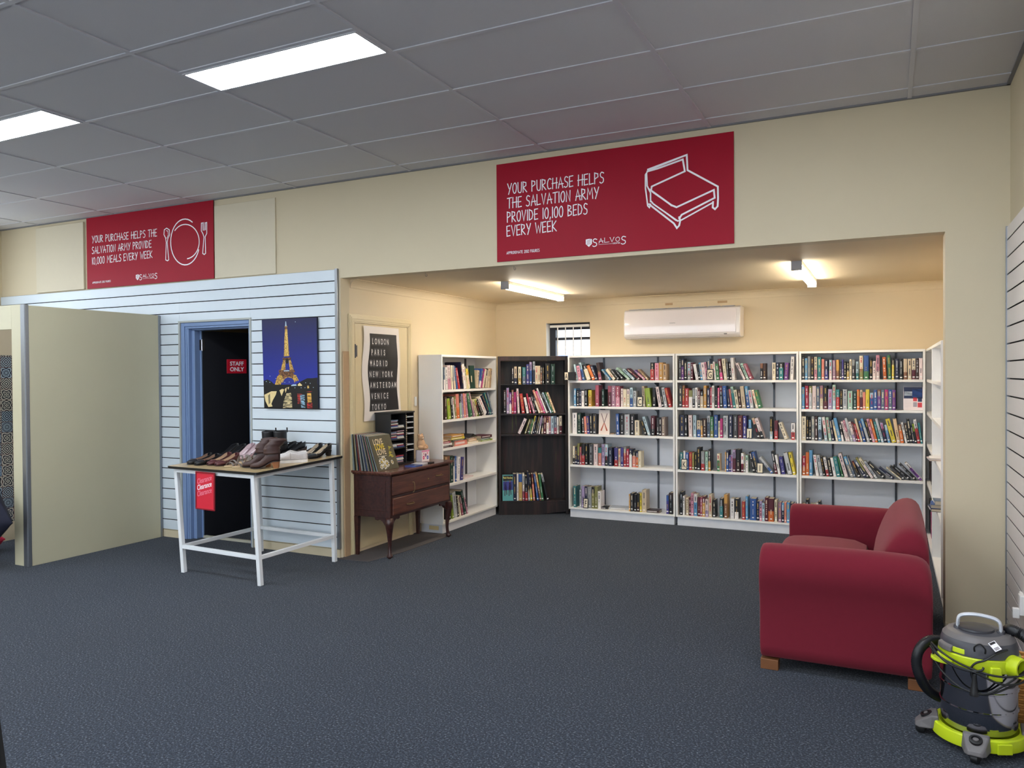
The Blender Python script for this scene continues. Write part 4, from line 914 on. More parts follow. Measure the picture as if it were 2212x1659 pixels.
R(2,2,'88 76 98 0 cr;170 38 110 0 k;212 36 160 0 ch/k;254 50 95 0 gy;308 48 98 0 db;362 58 105 0 pb/sl;468 54 100 -48 w/pb;540 48 105 -58 mi;592 42 140 -55 n;648 38 145 -78 gy/cr;688 54 110 -90 sb;744 40 200 -50 k/w;795 36 170 -85 pp;836 36 150 -90 p/pp;878 46 110 -110 si;930 46 170 -95 pp/la;982 30 180 -90 ma;1024 36 205 -85 r;1066 40 118 -115 be;1108 44 160 -85 b;1158 46 115 -120 sb/si;1212 42 150 -100 k;1258 46 120 -110 p;1308 42 125 -105 o;1358 40 165 -90 te;1404 46 110 -112 si/pb;1456 50 180 -80 la/n;1512 42 215 -62 pb/sb;1568 80 110 -118 y;1664 62 115 -70 pe;1748 62 210 -50 br/o;1818 36 175 -75 w;1858 40 190 -60 db/k;1900 50 120 -60 k;1946 30 230 -42 n;1982 32 200 -50 li/k;2026 52 120 -75 w/r;2082 36 180 -50 te', CG, (490,525,90,2090), .015)
R(2,3,'134 52 465 0 ci/o;190 52 405 0 o;246 50 370 0 sb;354 48 440 -52 w;414 52 440 -58 si;470 28 470 -48 k;522 40 480 -58 w/r;572 48 490 -48 k;634 44 485 -58 w;684 62 460 -65 te;765 24 480 -75 g;812 56 410 -115 pp;908 52 455 -130 sb/gy;962 28 460 -128 sl;1030 40 530 -120 ma/k;1118 56 505 -190 sl/n;1172 36 475 -210 ol/ch;1232 50 480 -220 cr/pp;1300 46 525 -205 si;1420 60 540 -290 k;1580 52 620 -260 n;1700 36 625 -250 cr;1752 50 600 -260 ch;1840 54 590 -300 k;1930 46 560 -280 ch/k;2010 56 540 -270 w/pu', CF, (772,840,134,2050), .02)
R(2,4,'130 54 1125 0 ta;188 48 1050 0 k;268 42 1120 -14 w;324 32 1120 -34 si;360 30 1115 -42 cr;398 34 1095 -60 w/k;444 38 1070 -70 k;640 42 1145 -90 be;704 42 1150 -90 cr;812 40 1165 -110 k;890 62 1150 -110 w;1080 54 1165 -150 ma/k;1235 44 1200 -90 ch', CF, (1440,1500,130,1900), .03)
LW = ['on the top shelf of the left wall bookcase', 'on the second shelf of the left wall bookcase', 'on the third shelf of the left wall bookcase', 'on the fourth shelf of the left wall bookcase', 'on the bottom shelf of the left wall bookcase']
LP = (-3.94, 6.492, 0); CL = (940, 755, .08741); CM = (900, 740, .24743)
def lclr(i): return ([1.743]+[z-.024 for z in LCZ])[i]-LCZ[i]
RL = lambda i, it, tr, yb, sb=.02, **k: put_row(LW[i], LP, PI/2, LCZ[i], 1.175, lclr(i), it, tr, yb, .235, sb, dmax=.20, **k)
RL(0,'212 38 430 0 sl/w;258 50 425 -20 w;322 78 375 -32 pp/p;410 36 380 -25 cr;456 48 380 -50 gy/be;520 26 400 -70 b;556 46 440 -80 r;680 28 300 -60 n;716 52 345 -62 w;776 34 410 -66 cr;818 50 460 -72 y/cr;1015 54 500 30 be;1076 52 460 82 b/w;1138 26 470 78 mg;1170 42 470 72 cr;1224 40 460 50 k/be;1275 48 470 26 be;1326 40 460 30 ta', CL, (985,945,210,1330), sticker=False, umin=.019)
RL(1,'244 20 480 0 db;266 26 495 -16 li;294 20 480 -14 k;314 13 488 -16 w;330 14 480 -12 ol;348 26 460 -10 sa/o;378 20 455 -14 k/mi;400 14 460 -16 la;417 15 455 -14 sa;434 14 460 -20 p;456 24 445 -40 g;486 12 450 -48 mv;508 22 515 -42 be;536 16 512 -48 li/k;560 20 510 -58 k;596 28 490 -72 w;628 18 470 -70 n;644 12 455 -60 te;658 14 450 -50 sl', CM, (682,655,243,660), .02, umin=.019)
RL(3,'250 22 990 0 ta;272 20 985 0 br;294 26 985 0 dg;321 14 990 0 k/w;336 13 990 0 b;351 26 995 8 w;380 26 1000 8 in', CM, (1228,1205,250,385), .03)
RL(4,'284 14 1340 0 k;302 16 1335 -16 li;324 28 1310 -22 si;354 12 1350 -14 k;368 14 1350 -22 cr;384 16 1355 -26 ma/ro;404 22 1310 -36 dg;430 10 1380 -30 p', CM, (1545,1520,284,440), .04)
DW_ = ['on the top shelf of the dark corner bookcase', 'on the second shelf of the dark corner bookcase', 'on the third shelf of the dark corner bookcase', 'on the bottom shelf of the dark corner bookcase']
CN = (1070, 770, .09644); CO = (1070, 910, .12661)
RD = lambda i, it, tr, yb, sb=.015, **k: put_row(DW_[i], DO, DA, DZ[i], DW, ([1.714]+[DZ[0]-.006, DZ[1]-.018, DZ[2]-.018])[i]-DZ[i], it, tr, yb, DD-.005, sb, umin=.034, right_end=DW-.034, dmax=.14, **k)
RD(0,'370 42 250 0 k;424 60 240 0 be/n;516 62 245 0 cr/go;608 76 255 0 te/sl;698 60 190 0 in;768 52 140 0 la/b;844 48 130 0 si/n;894 58 225 0 cr;954 54 225 0 be;1016 28 230 0 k/br;1058 32 250 0 ch;1122 106 175 0 k;1244 92 190 0 dg', CN, 640)
RD(1,'190 52 1050 0 db/k;256 56 995 0 la;318 48 1100 0 pu/w;372 42 1040 0 br/r;418 56 1090 0 mg;505 46 1010 -32 pp;598 68 1120 -58 r;704 54 1205 -72 w;776 38 1120 -88 ci;850 46 1200 -115 p;908 34 1140 -125 k;950 50 1160 -150 k/cr;1028 56 1035 -205 sa;1090 44 1060 -200 hp;1142 36 1000 -225 w;1184 32 1070 -185 k;1236 40 1090 -195 pb;1282 28 1090 -175 g;1320 46 1090 -180 pe', CN, (1572,1560,190,1320), .015)
RD(2,'385 52 200 122 pp;500 26 215 85 ol;540 22 210 62 ch;572 24 215 65 g;606 20 145 78 y/cr;636 22 170 62 n;668 20 125 85 ch;702 22 190 62 gy;734 20 130 55 la/w;774 26 185 18 k/be;814 40 165 8 ma;860 40 165 0 ma/w;904 36 170 0 mv;954 44 140 0 pb;1004 48 150 0 sl/ro;1054 30 190 0 w;1096 42 170 0 cr/ma', CO, 474)
RD(3,'305 60 985 0 n;369 28 980 0 w;402 58 985 0 b/go;468 30 980 0 w/ro;512 42 1015 -10 k/r;562 28 940 -26 n/si;598 32 985 -30 k/y;648 32 980 -36 ma/sa;712 32 975 -62 b;750 30 960 -80 am/br;788 38 980 -58 g;884 34 975 -110 si/k', CO, (1440,1425,305,890), .02)

# things lying or standing face out on the shelves ---------------------------------
def flat_stack(where_label, P0, yaw, z, specs, group):
    """specs: (u, v, w, d, t, colour, label, extra turn)"""
    tops = []
    for (u0, v0, w_, d, t, c, lab, rot, lift) in specs:
        o = bpy.data.objects.new('book', None); COL.objects.link(o)
        m = MB(); ct = .0018; m.box(0, w_, 0, d, 0, ct).box(0, w_, 0, d, t-ct, t).box(0, w_, 0, ct, 0, t); m.build('cover', bmat(c), o)
        mk = MB(); x = .02
        while x < w_*.8: mk.box(x, x+.006, -.0005, .0003, t*.3, t*.7); x += .009
        mk.build('spine_print', mat('spine print white', PAL['white'], .5), o)
        MB().box(.003, w_-.003, .0019, d-.004, ct+.0001, t-ct-.0001).build('pages', M_PAGES, o)
        u = Vector((math.cos(yaw), math.sin(yaw), 0)); n = Vector((-math.sin(yaw), math.cos(yaw), 0)); p = Vector(P0)+u*u0+n*v0
        o.location = (p.x, p.y, z+lift+.0006); o.rotation_euler = (0, 0, yaw+rot); tag(o, lab, 'book', group); ALLBOOKS.append(o)
z3 = LCZ[2]; gl = 'books lying on the third shelf of the left wall bookcase'
flat_stack('', LP, PI/2, z3, [
 (.03,.015,.20,.15,.010,'maroon','thin maroon book at the bottom of the small left pile beside the big orange book',.0,0),
 (.028,.012,.15,.16,.012,'charcoal','charcoal book second from the bottom of the small pile beside the big orange book',.03,.011),
 (.03,.012,.17,.15,.020,'white','white book in the middle of the small pile beside the big orange book',-.02,.024),
 (.028,.014,.16,.15,.018,'crimson','crimson book near the top of the small pile beside the big orange book',.03,.045),
 (.03,.018,.11,.14,.014,'peach','peach book on the very top of the small pile beside the big orange book',.0,.064),
 (.27,.02,.27,.20,.052,'salmon','big thick orange-pink book lying at the base of the main pile',.02,0),
 (.22,.025,.30,.19,.012,'dark green','thin dark green book lying on the big orange-pink book',.0,.053),
 (.21,.022,.27,.17,.024,'yellow','lower of the two yellow and black books in the main pile',.0,.066),
 (.215,.02,.26,.17,.024,'amber','upper of the two yellow and black books in the main pile',.02,.091),
 (.56,.03,.22,.18,.022,'cream','cream book lying flat beside the big orange-pink book',-.02,0),
 (.58,.03,.18,.16,.022,'peach','peach book lying on the cream one beside the orange-pink book',.02,.023),
 (.60,.05,.18,.16,.012,'taupe','brown-grey book at the top under the open dark magazine',.05,.046),
 (.84,.02,.26,.17,.016,'lime','pale green book lying lowest in the right hand pile',.0,0),
 (.85,.022,.22,.17,.018,'mint','mint book second from the bottom in the right hand pile',.03,.017),
 (.84,.02,.24,.16,.028,'maroon','maroon book on top of the mint one in the right hand pile',-.02,.036)], gl)
m = MB(); 
for s_ in (-1, 1):
    m.prism([(0, 0, .0), (s_*.085, 0, -.035), (s_*.085, 0, -.038), (0, 0, -.004)], (0, .15, 0))
o = m.build('magazine', bmat('charcoal')); p = Vector(LP)+Vector((-.05, .72, 0)); o.location = (p.x, p.y, z3+.059+.0385); o.rotation_euler = (0, 0, PI/2)
tag(o, 'open dark magazine lying like a tent on the book pile', 'magazine')
flat_stack('', LP, PI/2, LCZ[3], [(.50,.04,.24,.17,.012,'pale pink','pale pink booklet lying flat on the fourth shelf of the left wall bookcase',.1,0)], 'flat booklet')
gb = 'books lying on the bottom shelf of the left back bookcase'
flat_stack('', U1, 0, SHZ[4], [(.44,.06,.22,.15,.020,'silver','silver-grey book lying flat beside the slanting dark one',.05,0),
 (.29,.03,.145,.11,.020,'black','black and tan book lying beside the pale green one on the bottom shelf',.12,0),
 (.845,.04,.155,.12,.024,'dark brown','dark brown book lying flat near the right end of the bottom shelf',.03,0)], gb)
flat_stack('', U1, 0, SHZ[2], [(.345,.06,.15,.13,.008,'peach','peach booklet lying flat beside the scissors cover on the third shelf',.15,0)], gb.replace('bottom', 'third'))
flat_stack('', U3, 0, SHZ[4], [(.70,.04,.21,.13,.030,'olive','olive book lying at the bottom of the pile behind the sofa back',.0,0),
 (.705,.04,.20,.13,.030,'cream','cream book in the middle of the pile behind the sofa back',.02,.031),(.70,.04,.21,.13,.026,'green','green book on top of the pile behind the sofa back',-.02,.062)], 'pile behind the sofa back')
def card(letter, where, P0, u0, z, w_=.058, h=.098, yaw=0, tilt=.1, sk=.0, front=.001):
    def art(o, M, w, hh):
        MB().box(w*.12, w*.88, -.0008, -.0002, hh*.08, hh*.92, M=M).build('card_face', mat('cream card', (232, 220, 196), .6), o)
        Mx = M @ Matrix.Translation((w*.5, -.0012, hh*.22)) @ Matrix.Rotation(PI/2, 4, 'X')
        lettering(letter, hh*.78, M_BLK, o, Mx, xs=.6, align='CENTER', depth=.0002, bold=.001)
    return face_book('letter_card', 'black edged index card lettered %s %s' % (letter, where), 'index card', Vector(P0)+Vector((0, front, 0)), yaw, u0, z, w_, h, .003, (24, 24, 26), art, tilt, 'letter index cards on the shelves')
def u_of(P0, px): return onp(px, 900, 1, 7.85).x-P0[0]
card('C', 'in front of the books on a second shelf', U1, u_of(U1, 1375.5), SHZ[1], .062, .112)
card('F', 'in front of the books on a bottom shelf', U1, u_of(U1, 1258.5), SHZ[4], .054, .110)
card('G', 'in front of the books on a top shelf', U2, u_of(U2, 1526.5), SHZ[0], .068, .112)
card('K', 'at the left end of a fourth shelf', U2, u_of(U2, 1470.5), SHZ[3], .062, .112)
card('J', 'beside the leaning books on a third shelf', U2, u_of(U2, 1612), SHZ[2], .055, .105)
card('I', 'beside the slanting blue book on a fourth shelf', U2, u_of(U2, 1634), SHZ[3], .062, .105)
# the A sign sticks out sideways from the first bookcase
t = thing('letter_card', 'black index sign lettered A projecting from the left end of a top shelf', 'index card', (0,0,0), 0, 'letter index cards on the shelves')
MB().box(-3.185, -3.06, 7.815, 7.838, 1.497, 1.585).build('sign_block', M_BLK, t, bevel=.002)
MB().box(-3.181, -3.142, 7.8142, 7.8148, 1.502, 1.582).build('card_face', mat('cream card', (232, 220, 196)), t)
lettering('A', .080, M_BLK, t, frame((-3.1615, 7.8138, 1.512), (1,0,0), (0,0,1)), xs=.55, align='CENTER', depth=.0002, bold=.001)
MB().box(-3.10, -3.06, 7.838, 7.853, 1.4935, 1.4965).build('clip', M_BLK, t)
def art_scissors(o, M, w, h):
    m = MB(); P = lambda x, z: M @ Vector((x*w, -.0006, z*h))
    for s_ in (1, -1):
        m.add([P(.5+s_*.30, .85), P(.5+s_*.24, .86), P(.5-s_*.04, .45), P(.5+s_*.02, .45)], [(0,1,2,3)], 0)
        m.add([P(.5-s_*.02, .47), P(.5+s_*.04, .47), P(.5+s_*.34, .16), P(.5+s_*.22, .13)], [(0,1,2,3)], 1)
    m.build('cover_print', [mat('scissor print', (120, 90, 90), .5), mat('scissor handle print', (176, 84, 56), .5)], o, recalc=False)
face_book('book', 'cream book with a scissors cover facing out on a third shelf', 'book', Vector(U1)+Vector((0,.035,0)), 0, u_of(U1, 1288.5)+.01, SHZ[2], .122, .262, .02, (232, 216, 206), art_scissors, .08)
def art_leaflet(o, M, w, h):
    m = MB(); P = lambda x, z: M @ Vector((x*w, -.0006, z*h))
    q = lambda a, b, c_, d, mi: m.add([P(a, c_), P(b, c_), P(b, d), P(a, d)], [(0,1,2,3)], mi)
    q(.02, .98, .5, .99, 0); q(.05, .45, .62, .80, 1); q(.45, .95, .55, .9, 2); q(.5, .7, .38, .56, 3); q(.74, .95, .36, .55, 0); q(.5, .7, .14, .34, 4); q(.73, .95, .12, .32, 3)
    for k in range(5): q(.08, .42, .42-.07*k, .425-.07*k, 4)
    m.build('cover_print', [mat('print %d' % i, c_, .5, var=.2, nscale=60) for i, c_ in enumerate(((28,44,84),(190,200,214),(44,80,150),(206,60,70),(170,160,170)))], o, recalc=False)
face_book('leaflet', 'blue and white leaflet with red squares facing out on a second shelf', 'leaflet', Vector(U3)+Vector((0,.05,0)), 0, onp(1951.5, 870, 1, 7.9).x-U3[0], SHZ[1], .158, .212, .004, (236, 222, 222), art_leaflet, .1)
def art_green(o, M, w, h):
    MB().box(w*.2, w*.38, -.0008, -.0002, h*.28, h*.55, M=M).build('cover_print', mat('cream print', (220, 200, 170), .5), o)
p_ = Vector(LP)+Vector((-.03, 0, 0)); FU = onp(1017.0, 838, 0, -3.97).y-6.492; FW = onp(1026.8, 838, 0, -3.97).y-6.492-FU
face_book('folder', 'dark green folder facing out among the books of the left wall bookcase', 'folder', p_, PI/2, FU, LCZ[0], FW, .245, .015, (22, 54, 44), art_green, .06)
def art_hockey(o, M, w, h):
    m = MB(); P = lambda x, z: M @ Vector((x*w, -.0006, z*h))
    q = lambda pts, mi: m.add([P(*p) for p in pts], [tuple(range(len(pts)))], mi)
    q([(.05,.40),(.95,.42),(.95,.76),(.05,.74)], 0); q([(.06,.76),(.94,.78),(.94,.97),(.06,.96)], 1)
    for cx in (.30, .68):
        q([(cx-.10,.70),(cx+.10,.72),(cx+.14,.52),(cx+.05,.42),(cx-.12,.46)], 2); q([(cx-.10,.46),(cx-.02,.44),(cx-.06,.18),(cx-.12,.19)], 2); q([(cx+.02,.44),(cx+.10,.44),(cx+.13,.24),(cx+.07,.22)], 2)
        q([(cx-.04,.78),(cx+.05,.78),(cx+.05,.71),(cx-.04,.71)], 3)
    m.build('cover_print', [mat('hk0', (66,70,150), .5), mat('hk1', (30,32,40), .5), mat('hk2', (60,34,48), .5), mat('hk3', (196,140,110), .5)], o, recalc=False)
    lettering('Field Hockey', h*.115, mat('yellow print', (222, 210, 120), .5), o, M @ Matrix.Translation((w*.5, -.0014, h*.85)) @ Matrix.Rotation(PI/2, 4, 'X'), xs=.62, align='CENTER', depth=.0002, bold=.001)
face_book('book', 'turquoise Field Hockey book facing out at the left of the bottom shelf', 'book', DO+Vector((math.sin(-DA)*.006, .02, 0)), DA, .036, DZ[3], .122, .288, .018, (96, 170, 172), art_hockey, .05)
# spine title that reads in the photo
for o in ALLBOOKS:
    if o.get('label', '').startswith('silver book') and 'third shelf of the middle' in o['label']:
        for r_, s_, zz in ((0, 'ICONIC', .135), (0, 'OBLIVION', .02)):
            lettering(s_, .034 if s_[0] == 'O' else .018, M_BLK, o, Matrix.Translation((.016+(.005 if s_[0] == 'O' else 0), -.0042, zz+.02)) @ Matrix(((0,-1,0,0),(0,0,-1,0),(1,0,0,0),(0,0,0,1))), name='spine_title', xs=.60 if s_[0]=='O' else .8, depth=.0002)
# the few things in the right wall bookcase
RP = (.30, 6.905, 0)
put_row('on the fourth shelf of the right wall bookcase', (.30, 8.12, 0), -PI/2, RCZ[3], 1.2, .31, '2003 3 1012 0 db;2007 3 1012 0 k', (0, 0, 1.0), 1060, .26, .03, sticker=False)
put_row('on the bottom shelf of the right wall bookcase', (.30, 8.12, 0), -PI/2, RCZ[4], 1.2, .44, '2006 3 1095 0 k;2010 3 1098 0 mg', (0, 0, 1.0), 1160, .26, .03, sticker=False)
flat_stack('', RP, -PI/2, RCZ[2], [(.30,-.05,.24,.17,.010,'pale pink','thin pale booklet jutting out of the right wall bookcase',.05,0),(.32,-.035,.2,.16,.008,'white','white booklet on the jutting pale one in the right wall bookcase',-.04,.011)], 'booklets in the right wall bookcase')
flat_stack('', RP, -PI/2, RCZ[3], [(.52,-.05,.22,.16,.022,'navy','navy book jutting out lowest in the right wall bookcase',.05,0),(.53,-.035,.2,.15,.026,'blue','blue book on the navy one jutting from the right wall bookcase',-.03,.023),(.60,-.02,.15,.13,.03,'slate blue','slate blue book on top of the blue one in the right wall bookcase',.03,.05)], 'blue books in the right wall bookcase')
o = MB().box(0, .07, .0, .05, 0, .035).box(.01, .05, .005, .045, .0352, .075).build('paper_stack', M_WHITE); o.location = (.33, 6.02, RCZ[2]+.0006)
tag(o, 'small white boxes stacked on the third shelf of the right wall bookcase', 'box')
# ---------------------------------------------------------------- white framed trestle table
M_TW = mat('white painted steel', (230, 232, 234), .35, var=.02)
def ztop(x, y): return .8535+.0*(x+4.22)+.036*(y-4.33)
legs = {'fl': (-5.076, 4.379), 'fr': (-4.224, 4.336), 'br': (-4.198, 5.161), 'bl': (-5.045, 5.19)}
topo = {'fl': (-5.125, 4.36), 'fr': (-4.262, 4.315), 'br': (-4.215, 5.15), 'bl': (-5.075, 5.19)}
tb = thing('display_table', 'white steel framed table with a black edged wooden top holding shoes', 'table')
hs_ = .0165
def legbar(m, a, b, s=hs_):
    a, b = Vector(a), Vector(b); d = (b-a).normalized(); up = Vector((0,0,1)) if abs(d.z) < .8 else Vector((0,1,0)); r = d.cross(up).normalized(); u = r.cross(d)
    m.rings([[p+r*x*s+u*y*s for x, y in ((-1,-1),(1,-1),(1,1),(-1,1))] for p in (a, b)])
LT = {}
for k, (x, y) in legs.items():
    tx, ty = topo[k]; z = ztop(tx, ty)-.021; LT[k] = (Vector((x, y, 0)), Vector((tx, ty, z)))
    m = MB(); legbar(m, LT[k][0], LT[k][1]); m.build('leg', M_TW, tb, bevel=.003)
def at(k, f, dz=0): a, b = LT[k]; return a+(b-a)*f+Vector((0,0,dz))
for a, b in (('fl','fr'),('fr','br'),('br','bl'),('bl','fl')):
    d = (at(b,0)-at(a,0)).normalized()*hs_
    m = MB(); legbar(m, at(a,.25)+d, at(b,.25)-d, .0145); m.build('lower_rail', M_TW, tb, bevel=.002)
    m = MB(); legbar(m, at(a,1,-.016)+d, at(b,1,-.016)-d, .0145); m.build('upper_rail', M_TW, tb, bevel=.002)
def topring(ins, dz):
    C = [(-5.200,4.325),(-4.205,4.285),(-4.165,5.255),(-5.16,5.262)]; P = []; r = .03
    n = 4
    for i in range(4):
        p = Vector(C[i]); a = Vector(C[i-1])-p; b = Vector(C[(i+1) % 4])-p; a.normalize(); b.normalize()
        p = p+(a+b)*ins
        for k in range(n+1):
            t = k/n; q = p+a*r*(1-t)**2+b*r*t**2; P.append((q.x, q.y, ztop(q.x, q.y)+dz))
    return P
MB().rings([topring(0, -.020), topring(0, -.0015)]).build('table_edge', mat('black table edging', (14, 14, 16), .35), tb)
MB().rings([topring(.004, -.0012), topring(.004, 0)]).build('table_surface', mat('worn tan wood-grain table top', (188, 164, 124), .25, var=.12, nscale=9), tb)
# clearance sign hanging on the front rail
t = thing('clearance_sign', 'red framed sign reading Clearance three times hanging on the table front', 'sign')
a, b, c_, d_ = onp(425, 1018, 1, 4.31), onp(466.5, 1022, 1, 4.30), onp(464, 1105, 1, 4.30), onp(423, 1099, 1, 4.31)
Wc = (b-a).length; Hc = (a-d_).length
Ms = frame(d_, (b-a), (a-d_)); 
m = MB(); e = .011; m.box(0, Wc, 0, e, -.004, .005, M=Ms).box(0, Wc, Hc-e, Hc, -.004, .005, M=Ms).box(0, e, e, Hc-e, -.004, .005, M=Ms).box(Wc-e, Wc, e, Hc-e, -.004, .005, M=Ms)
m.build('sign_frame', mat('dark red plastic frame', (140, 8, 30), .35), t, bevel=.002)
MB().box(e, Wc-e, e, Hc-e, -.003, .001, M=Ms).build('sign_card', mat('bright red card', (214, 32, 56), .5), t)
for k, cm in enumerate((mat('pink print', (240, 130, 150), .5), M_SIGNWHITE, mat('pink print', (240, 130, 150), .5))):
    Mk = Ms @ Matrix.Translation((e+.006, Hc*(.66-.165*k), .0016)) @ Matrix(((1,0,0,0),(.27,1,0,0),(0,0,1,0),(0,0,0,1)))
    lettering('Clearance', .058, cm, t, Mk, xs=(Wc-.030)/.262*.98, depth=.0003, bold=.0005)

# ---------------------------------------------------------------- shoes
ST = [0, .03, .08, .16, .26, .38, .50, .62, .74, .86, .95, 1.0]
WT = [.006, .020, .030, .037, .040, .038, .033, .029, .028, .029, .025, .015]
SN = {'L': 'left', 'R': 'right'}
def interp(xs, ys, x):
    for a, b, c, d in zip(xs, xs[1:], ys, ys[1:]):
        if x <= b: return c+(d-c)*(x-a)/(b-a) if b > a else c
    return ys[-1]
def make_shoe(kind, label, px, py, rot, group, up, inn, sole, L=.245, heel=.0, far=None, off=(0, 0)):
    """toe end at photo point (px,py) on the table top; rot = heading of the heel from +y"""
    z = .87; 
    for _ in range(6): p = onp(px, py, 2, z); z = ztop(p.x, p.y)
    sl = .036; p = p+Vector((off[0], off[1], 0)); z = ztop(p.x, p.y)
    o = thing(kind, label, 'boot' if 'boot' in kind else 'shoe', (p.x, p.y, z+.0008), 0, group)
    o.rotation_euler = (Matrix.Rotation(math.atan(sl), 3, 'X') @ Matrix.Rotation(rot, 3, 'Z')).to_euler()
    base = {'pump': heel, 'flat': heel, 'ankle_boot': heel, 'sneaker': .0, 'sandal': heel}[kind]
    th = {'sneaker': .022, 'ankle_boot': .006}.get(kind, .004)
    def zb(s):  # underside of the foot
        if s < .30: return th+(.004*(1-s/.3)**2)
        t_ = min(1, (s-.30)/.55); return th+base*(t_*t_*(3-2*t_))
    N = 22; SS = [i/N for i in range(N+1)]
    # sole
    m = MB(); rs = []
    for s in SS:
        w_ = interp(ST, WT, s)*(1.10 if kind == 'sneaker' else 1.03); zz = zb(s); lo = max(0.0, zz-th) if base or s < .1 else 0.0
        if kind == 'sneaker': lo = .004*(1-min(1, s/.15))
        rs.append([(-w_, s*L, lo), (w_, s*L, lo), (w_, s*L, zz), (-w_, s*L, zz)])
    m.rings(rs); m.build('sole', mat('shoe sole '+str(sole), sole, .6, var=.12, nscale=60), o, smooth=50)
    if base > .01:
        m = MB(); s0 = .985; wd_ = .026 if kind == 'ankle_boot' else .024; ln = .055 if kind == 'ankle_boot' else .042; k = .72
        yb = L*s0; top = [(-wd_, yb-ln, zb(.84)-th), (wd_, yb-ln, zb(.84)-th), (wd_*.8, yb, zb(.98)-th+.001), (-wd_*.8, yb, zb(.98)-th+.001)]
        bot = [(-wd_*k, yb-ln*.74, 0), (wd_*k, yb-ln*.74, 0), (wd_*k*.8, yb-.006, 0), (-wd_*k*.8, yb-.006, 0)]
        m.rings([bot, top]); m.build('heel', mat('shoe heel '+str(far or sole), far or sole, .45, var=.15, nscale=50), o, bevel=.002)
    m = MB()
    MU = mat('shoe upper '+str(up), up, .45 if kind != 'sneaker' else .6, var=.15, nscale=70, bump=.15, bscale=300)
    MI = mat('shoe lining '+str(inn), inn, .6, var=.1, nscale=60)
    def sect(s, closed, h, nn=16, wf=1.0):
        w_ = interp(ST, WT, s)*wf; zz = zb(s); R_ = []; Ph = PI if closed else PI*.60; hh = h if closed else h/.655
        for i in range(nn+1):
            f = -Ph+2*Ph*i/nn; sx = math.sin(f); R_.append((w_*math.copysign(abs(sx)**.55, sx), s*L, zz+hh*(1-math.cos(f))/2))
        return R_
    if kind == 'sandal':
        MB().rings([[(-interp(ST, WT, s)*.93, s*L, zb(s)+.0005), (interp(ST, WT, s)*.93, s*L, zb(s)+.0005), (interp(ST, WT, s)*.93, s*L, zb(s)+.004), (-interp(ST, WT, s)*.93, s*L, zb(s)+.004)] for s in SS]).build('insole', MI, o, smooth=50)
        for s, h, lean in ((.20, .030, .0), (.33, .045, .0), (.62, .062, .06)):
            m = MB(); w_ = interp(ST, WT, s)+.001; rs = []
            for i in range(13):
                f = PI*i/12; rs.append([(w_*math.cos(f), (s+lean*math.sin(f))*L+dy_, zb(s)+h*math.sin(f)*r_) for dy_, r_ in ((-.009, 1), (.009, 1), (.009, .94), (-.009, .94))])
            m.rings(rs); m.build('strap', MU, o, smooth=50)
        m = MB(); m.rings([[(.024*math.cos(PI*i/10), L*(.96+.03*math.sin(PI*i/10)), zb(.95)+z_) for z_ in (.001, .052)]+[(.022*math.cos(PI*i/10), L*(.94+.03*math.sin(PI*i/10)), zb(.95)+z_) for z_ in (.052, .001)] for i in range(11)])
        m.build('heel_counter', MU, o, smooth=50); return o
    vamp = {'pump': .30, 'flat': .30, 'sneaker': .46, 'ankle_boot': 1.01}[kind]
    def hgt(s):
        if kind == 'sneaker': return interp([0, .1, .3, .46, .7, .9, 1], [.018, .034, .046, .066, .050, .058, .058], s)
        if kind == 'ankle_boot': return interp([0, .1, .3, .5, .62, .8, 1], [.02, .036, .048, .072, .088, .092, .085], s)
        return interp([0, .1, .28, .45, .7, .9, 1], [.016, .028, .036, .030, .034, .050, .056], s)
    A_ = [s for s in SS if s <= vamp]; B_ = [s for s in SS if s > vamp]
    m.rings([sect(s, True, hgt(s)) for s in A_], cap=False)
    if B_:
        rs = [sect(s, False, hgt(s)) for s in [A_[-1]]+B_]
        P = [q for r_ in rs for q in r_]; n_ = len(rs[0]); F = []
        for k in range(len(rs)-1):
            for i in range(n_-1): F.append((k*n_+i, k*n_+i+1, (k+1)*n_+i+1, (k+1)*n_+i))
        P2 = rs[-1]; m.add(P, F)
        m.add(P2, [tuple(range(len(P2)))])
    u_ = m.build('upper', MU, o, smooth=60)
    sm = u_.modifiers.new('leather thickness', 'SOLIDIFY'); sm.thickness = .0022; sm.offset = -1
    if kind in ('pump', 'flat', 'sneaker'):
        MB().rings([[(-interp(ST, WT, s)*.74, s*L, zb(s)+.006), (interp(ST, WT, s)*.74, s*L, zb(s)+.006), (interp(ST, WT, s)*.74, s*L, zb(s)+.009), (-interp(ST, WT, s)*.74, s*L, zb(s)+.009)] for s in [x for x in SS if .10 < x < .975]]).build('insole', MI, o, smooth=50)
        # pale lining just inside the topline
        m = MB(); rs = []
        for s in [A_[-1]]+B_[:-1]:
            r_ = sect(s, False, hgt(s)*.97, wf=.90); rs.append(r_)
        P = [q for r_ in rs for q in r_]; n_ = len(rs[0]); F = []
        for k in range(len(rs)-1):
            for i in list(range(0, 5))+list(range(n_-6, n_-1)): F.append((k*n_+i, k*n_+i+1, (k+1)*n_+i+1, (k+1)*n_+i))
        m.add(P, F); m.build('lining', MI, o, smooth=60, recalc=False)
    if kind == 'sneaker':
        m = MB()
        for k in range(5):
            s = .24+.05*k; y = s*L; zz = zb(s)+hgt(s)*.97
            m.tube([(-.015, y, zz-.005), (0, y+.003, zz+.003), (.015, y, zz-.005)], .0022, 6)
        m.build('laces', M_WHITE, o, smooth=60)
        MB().rings([sect(s, False, .016, wf=1.04) for s in SS[1:5]], cap=False).build('toe_cap', M_WHITE, o, smooth=60)
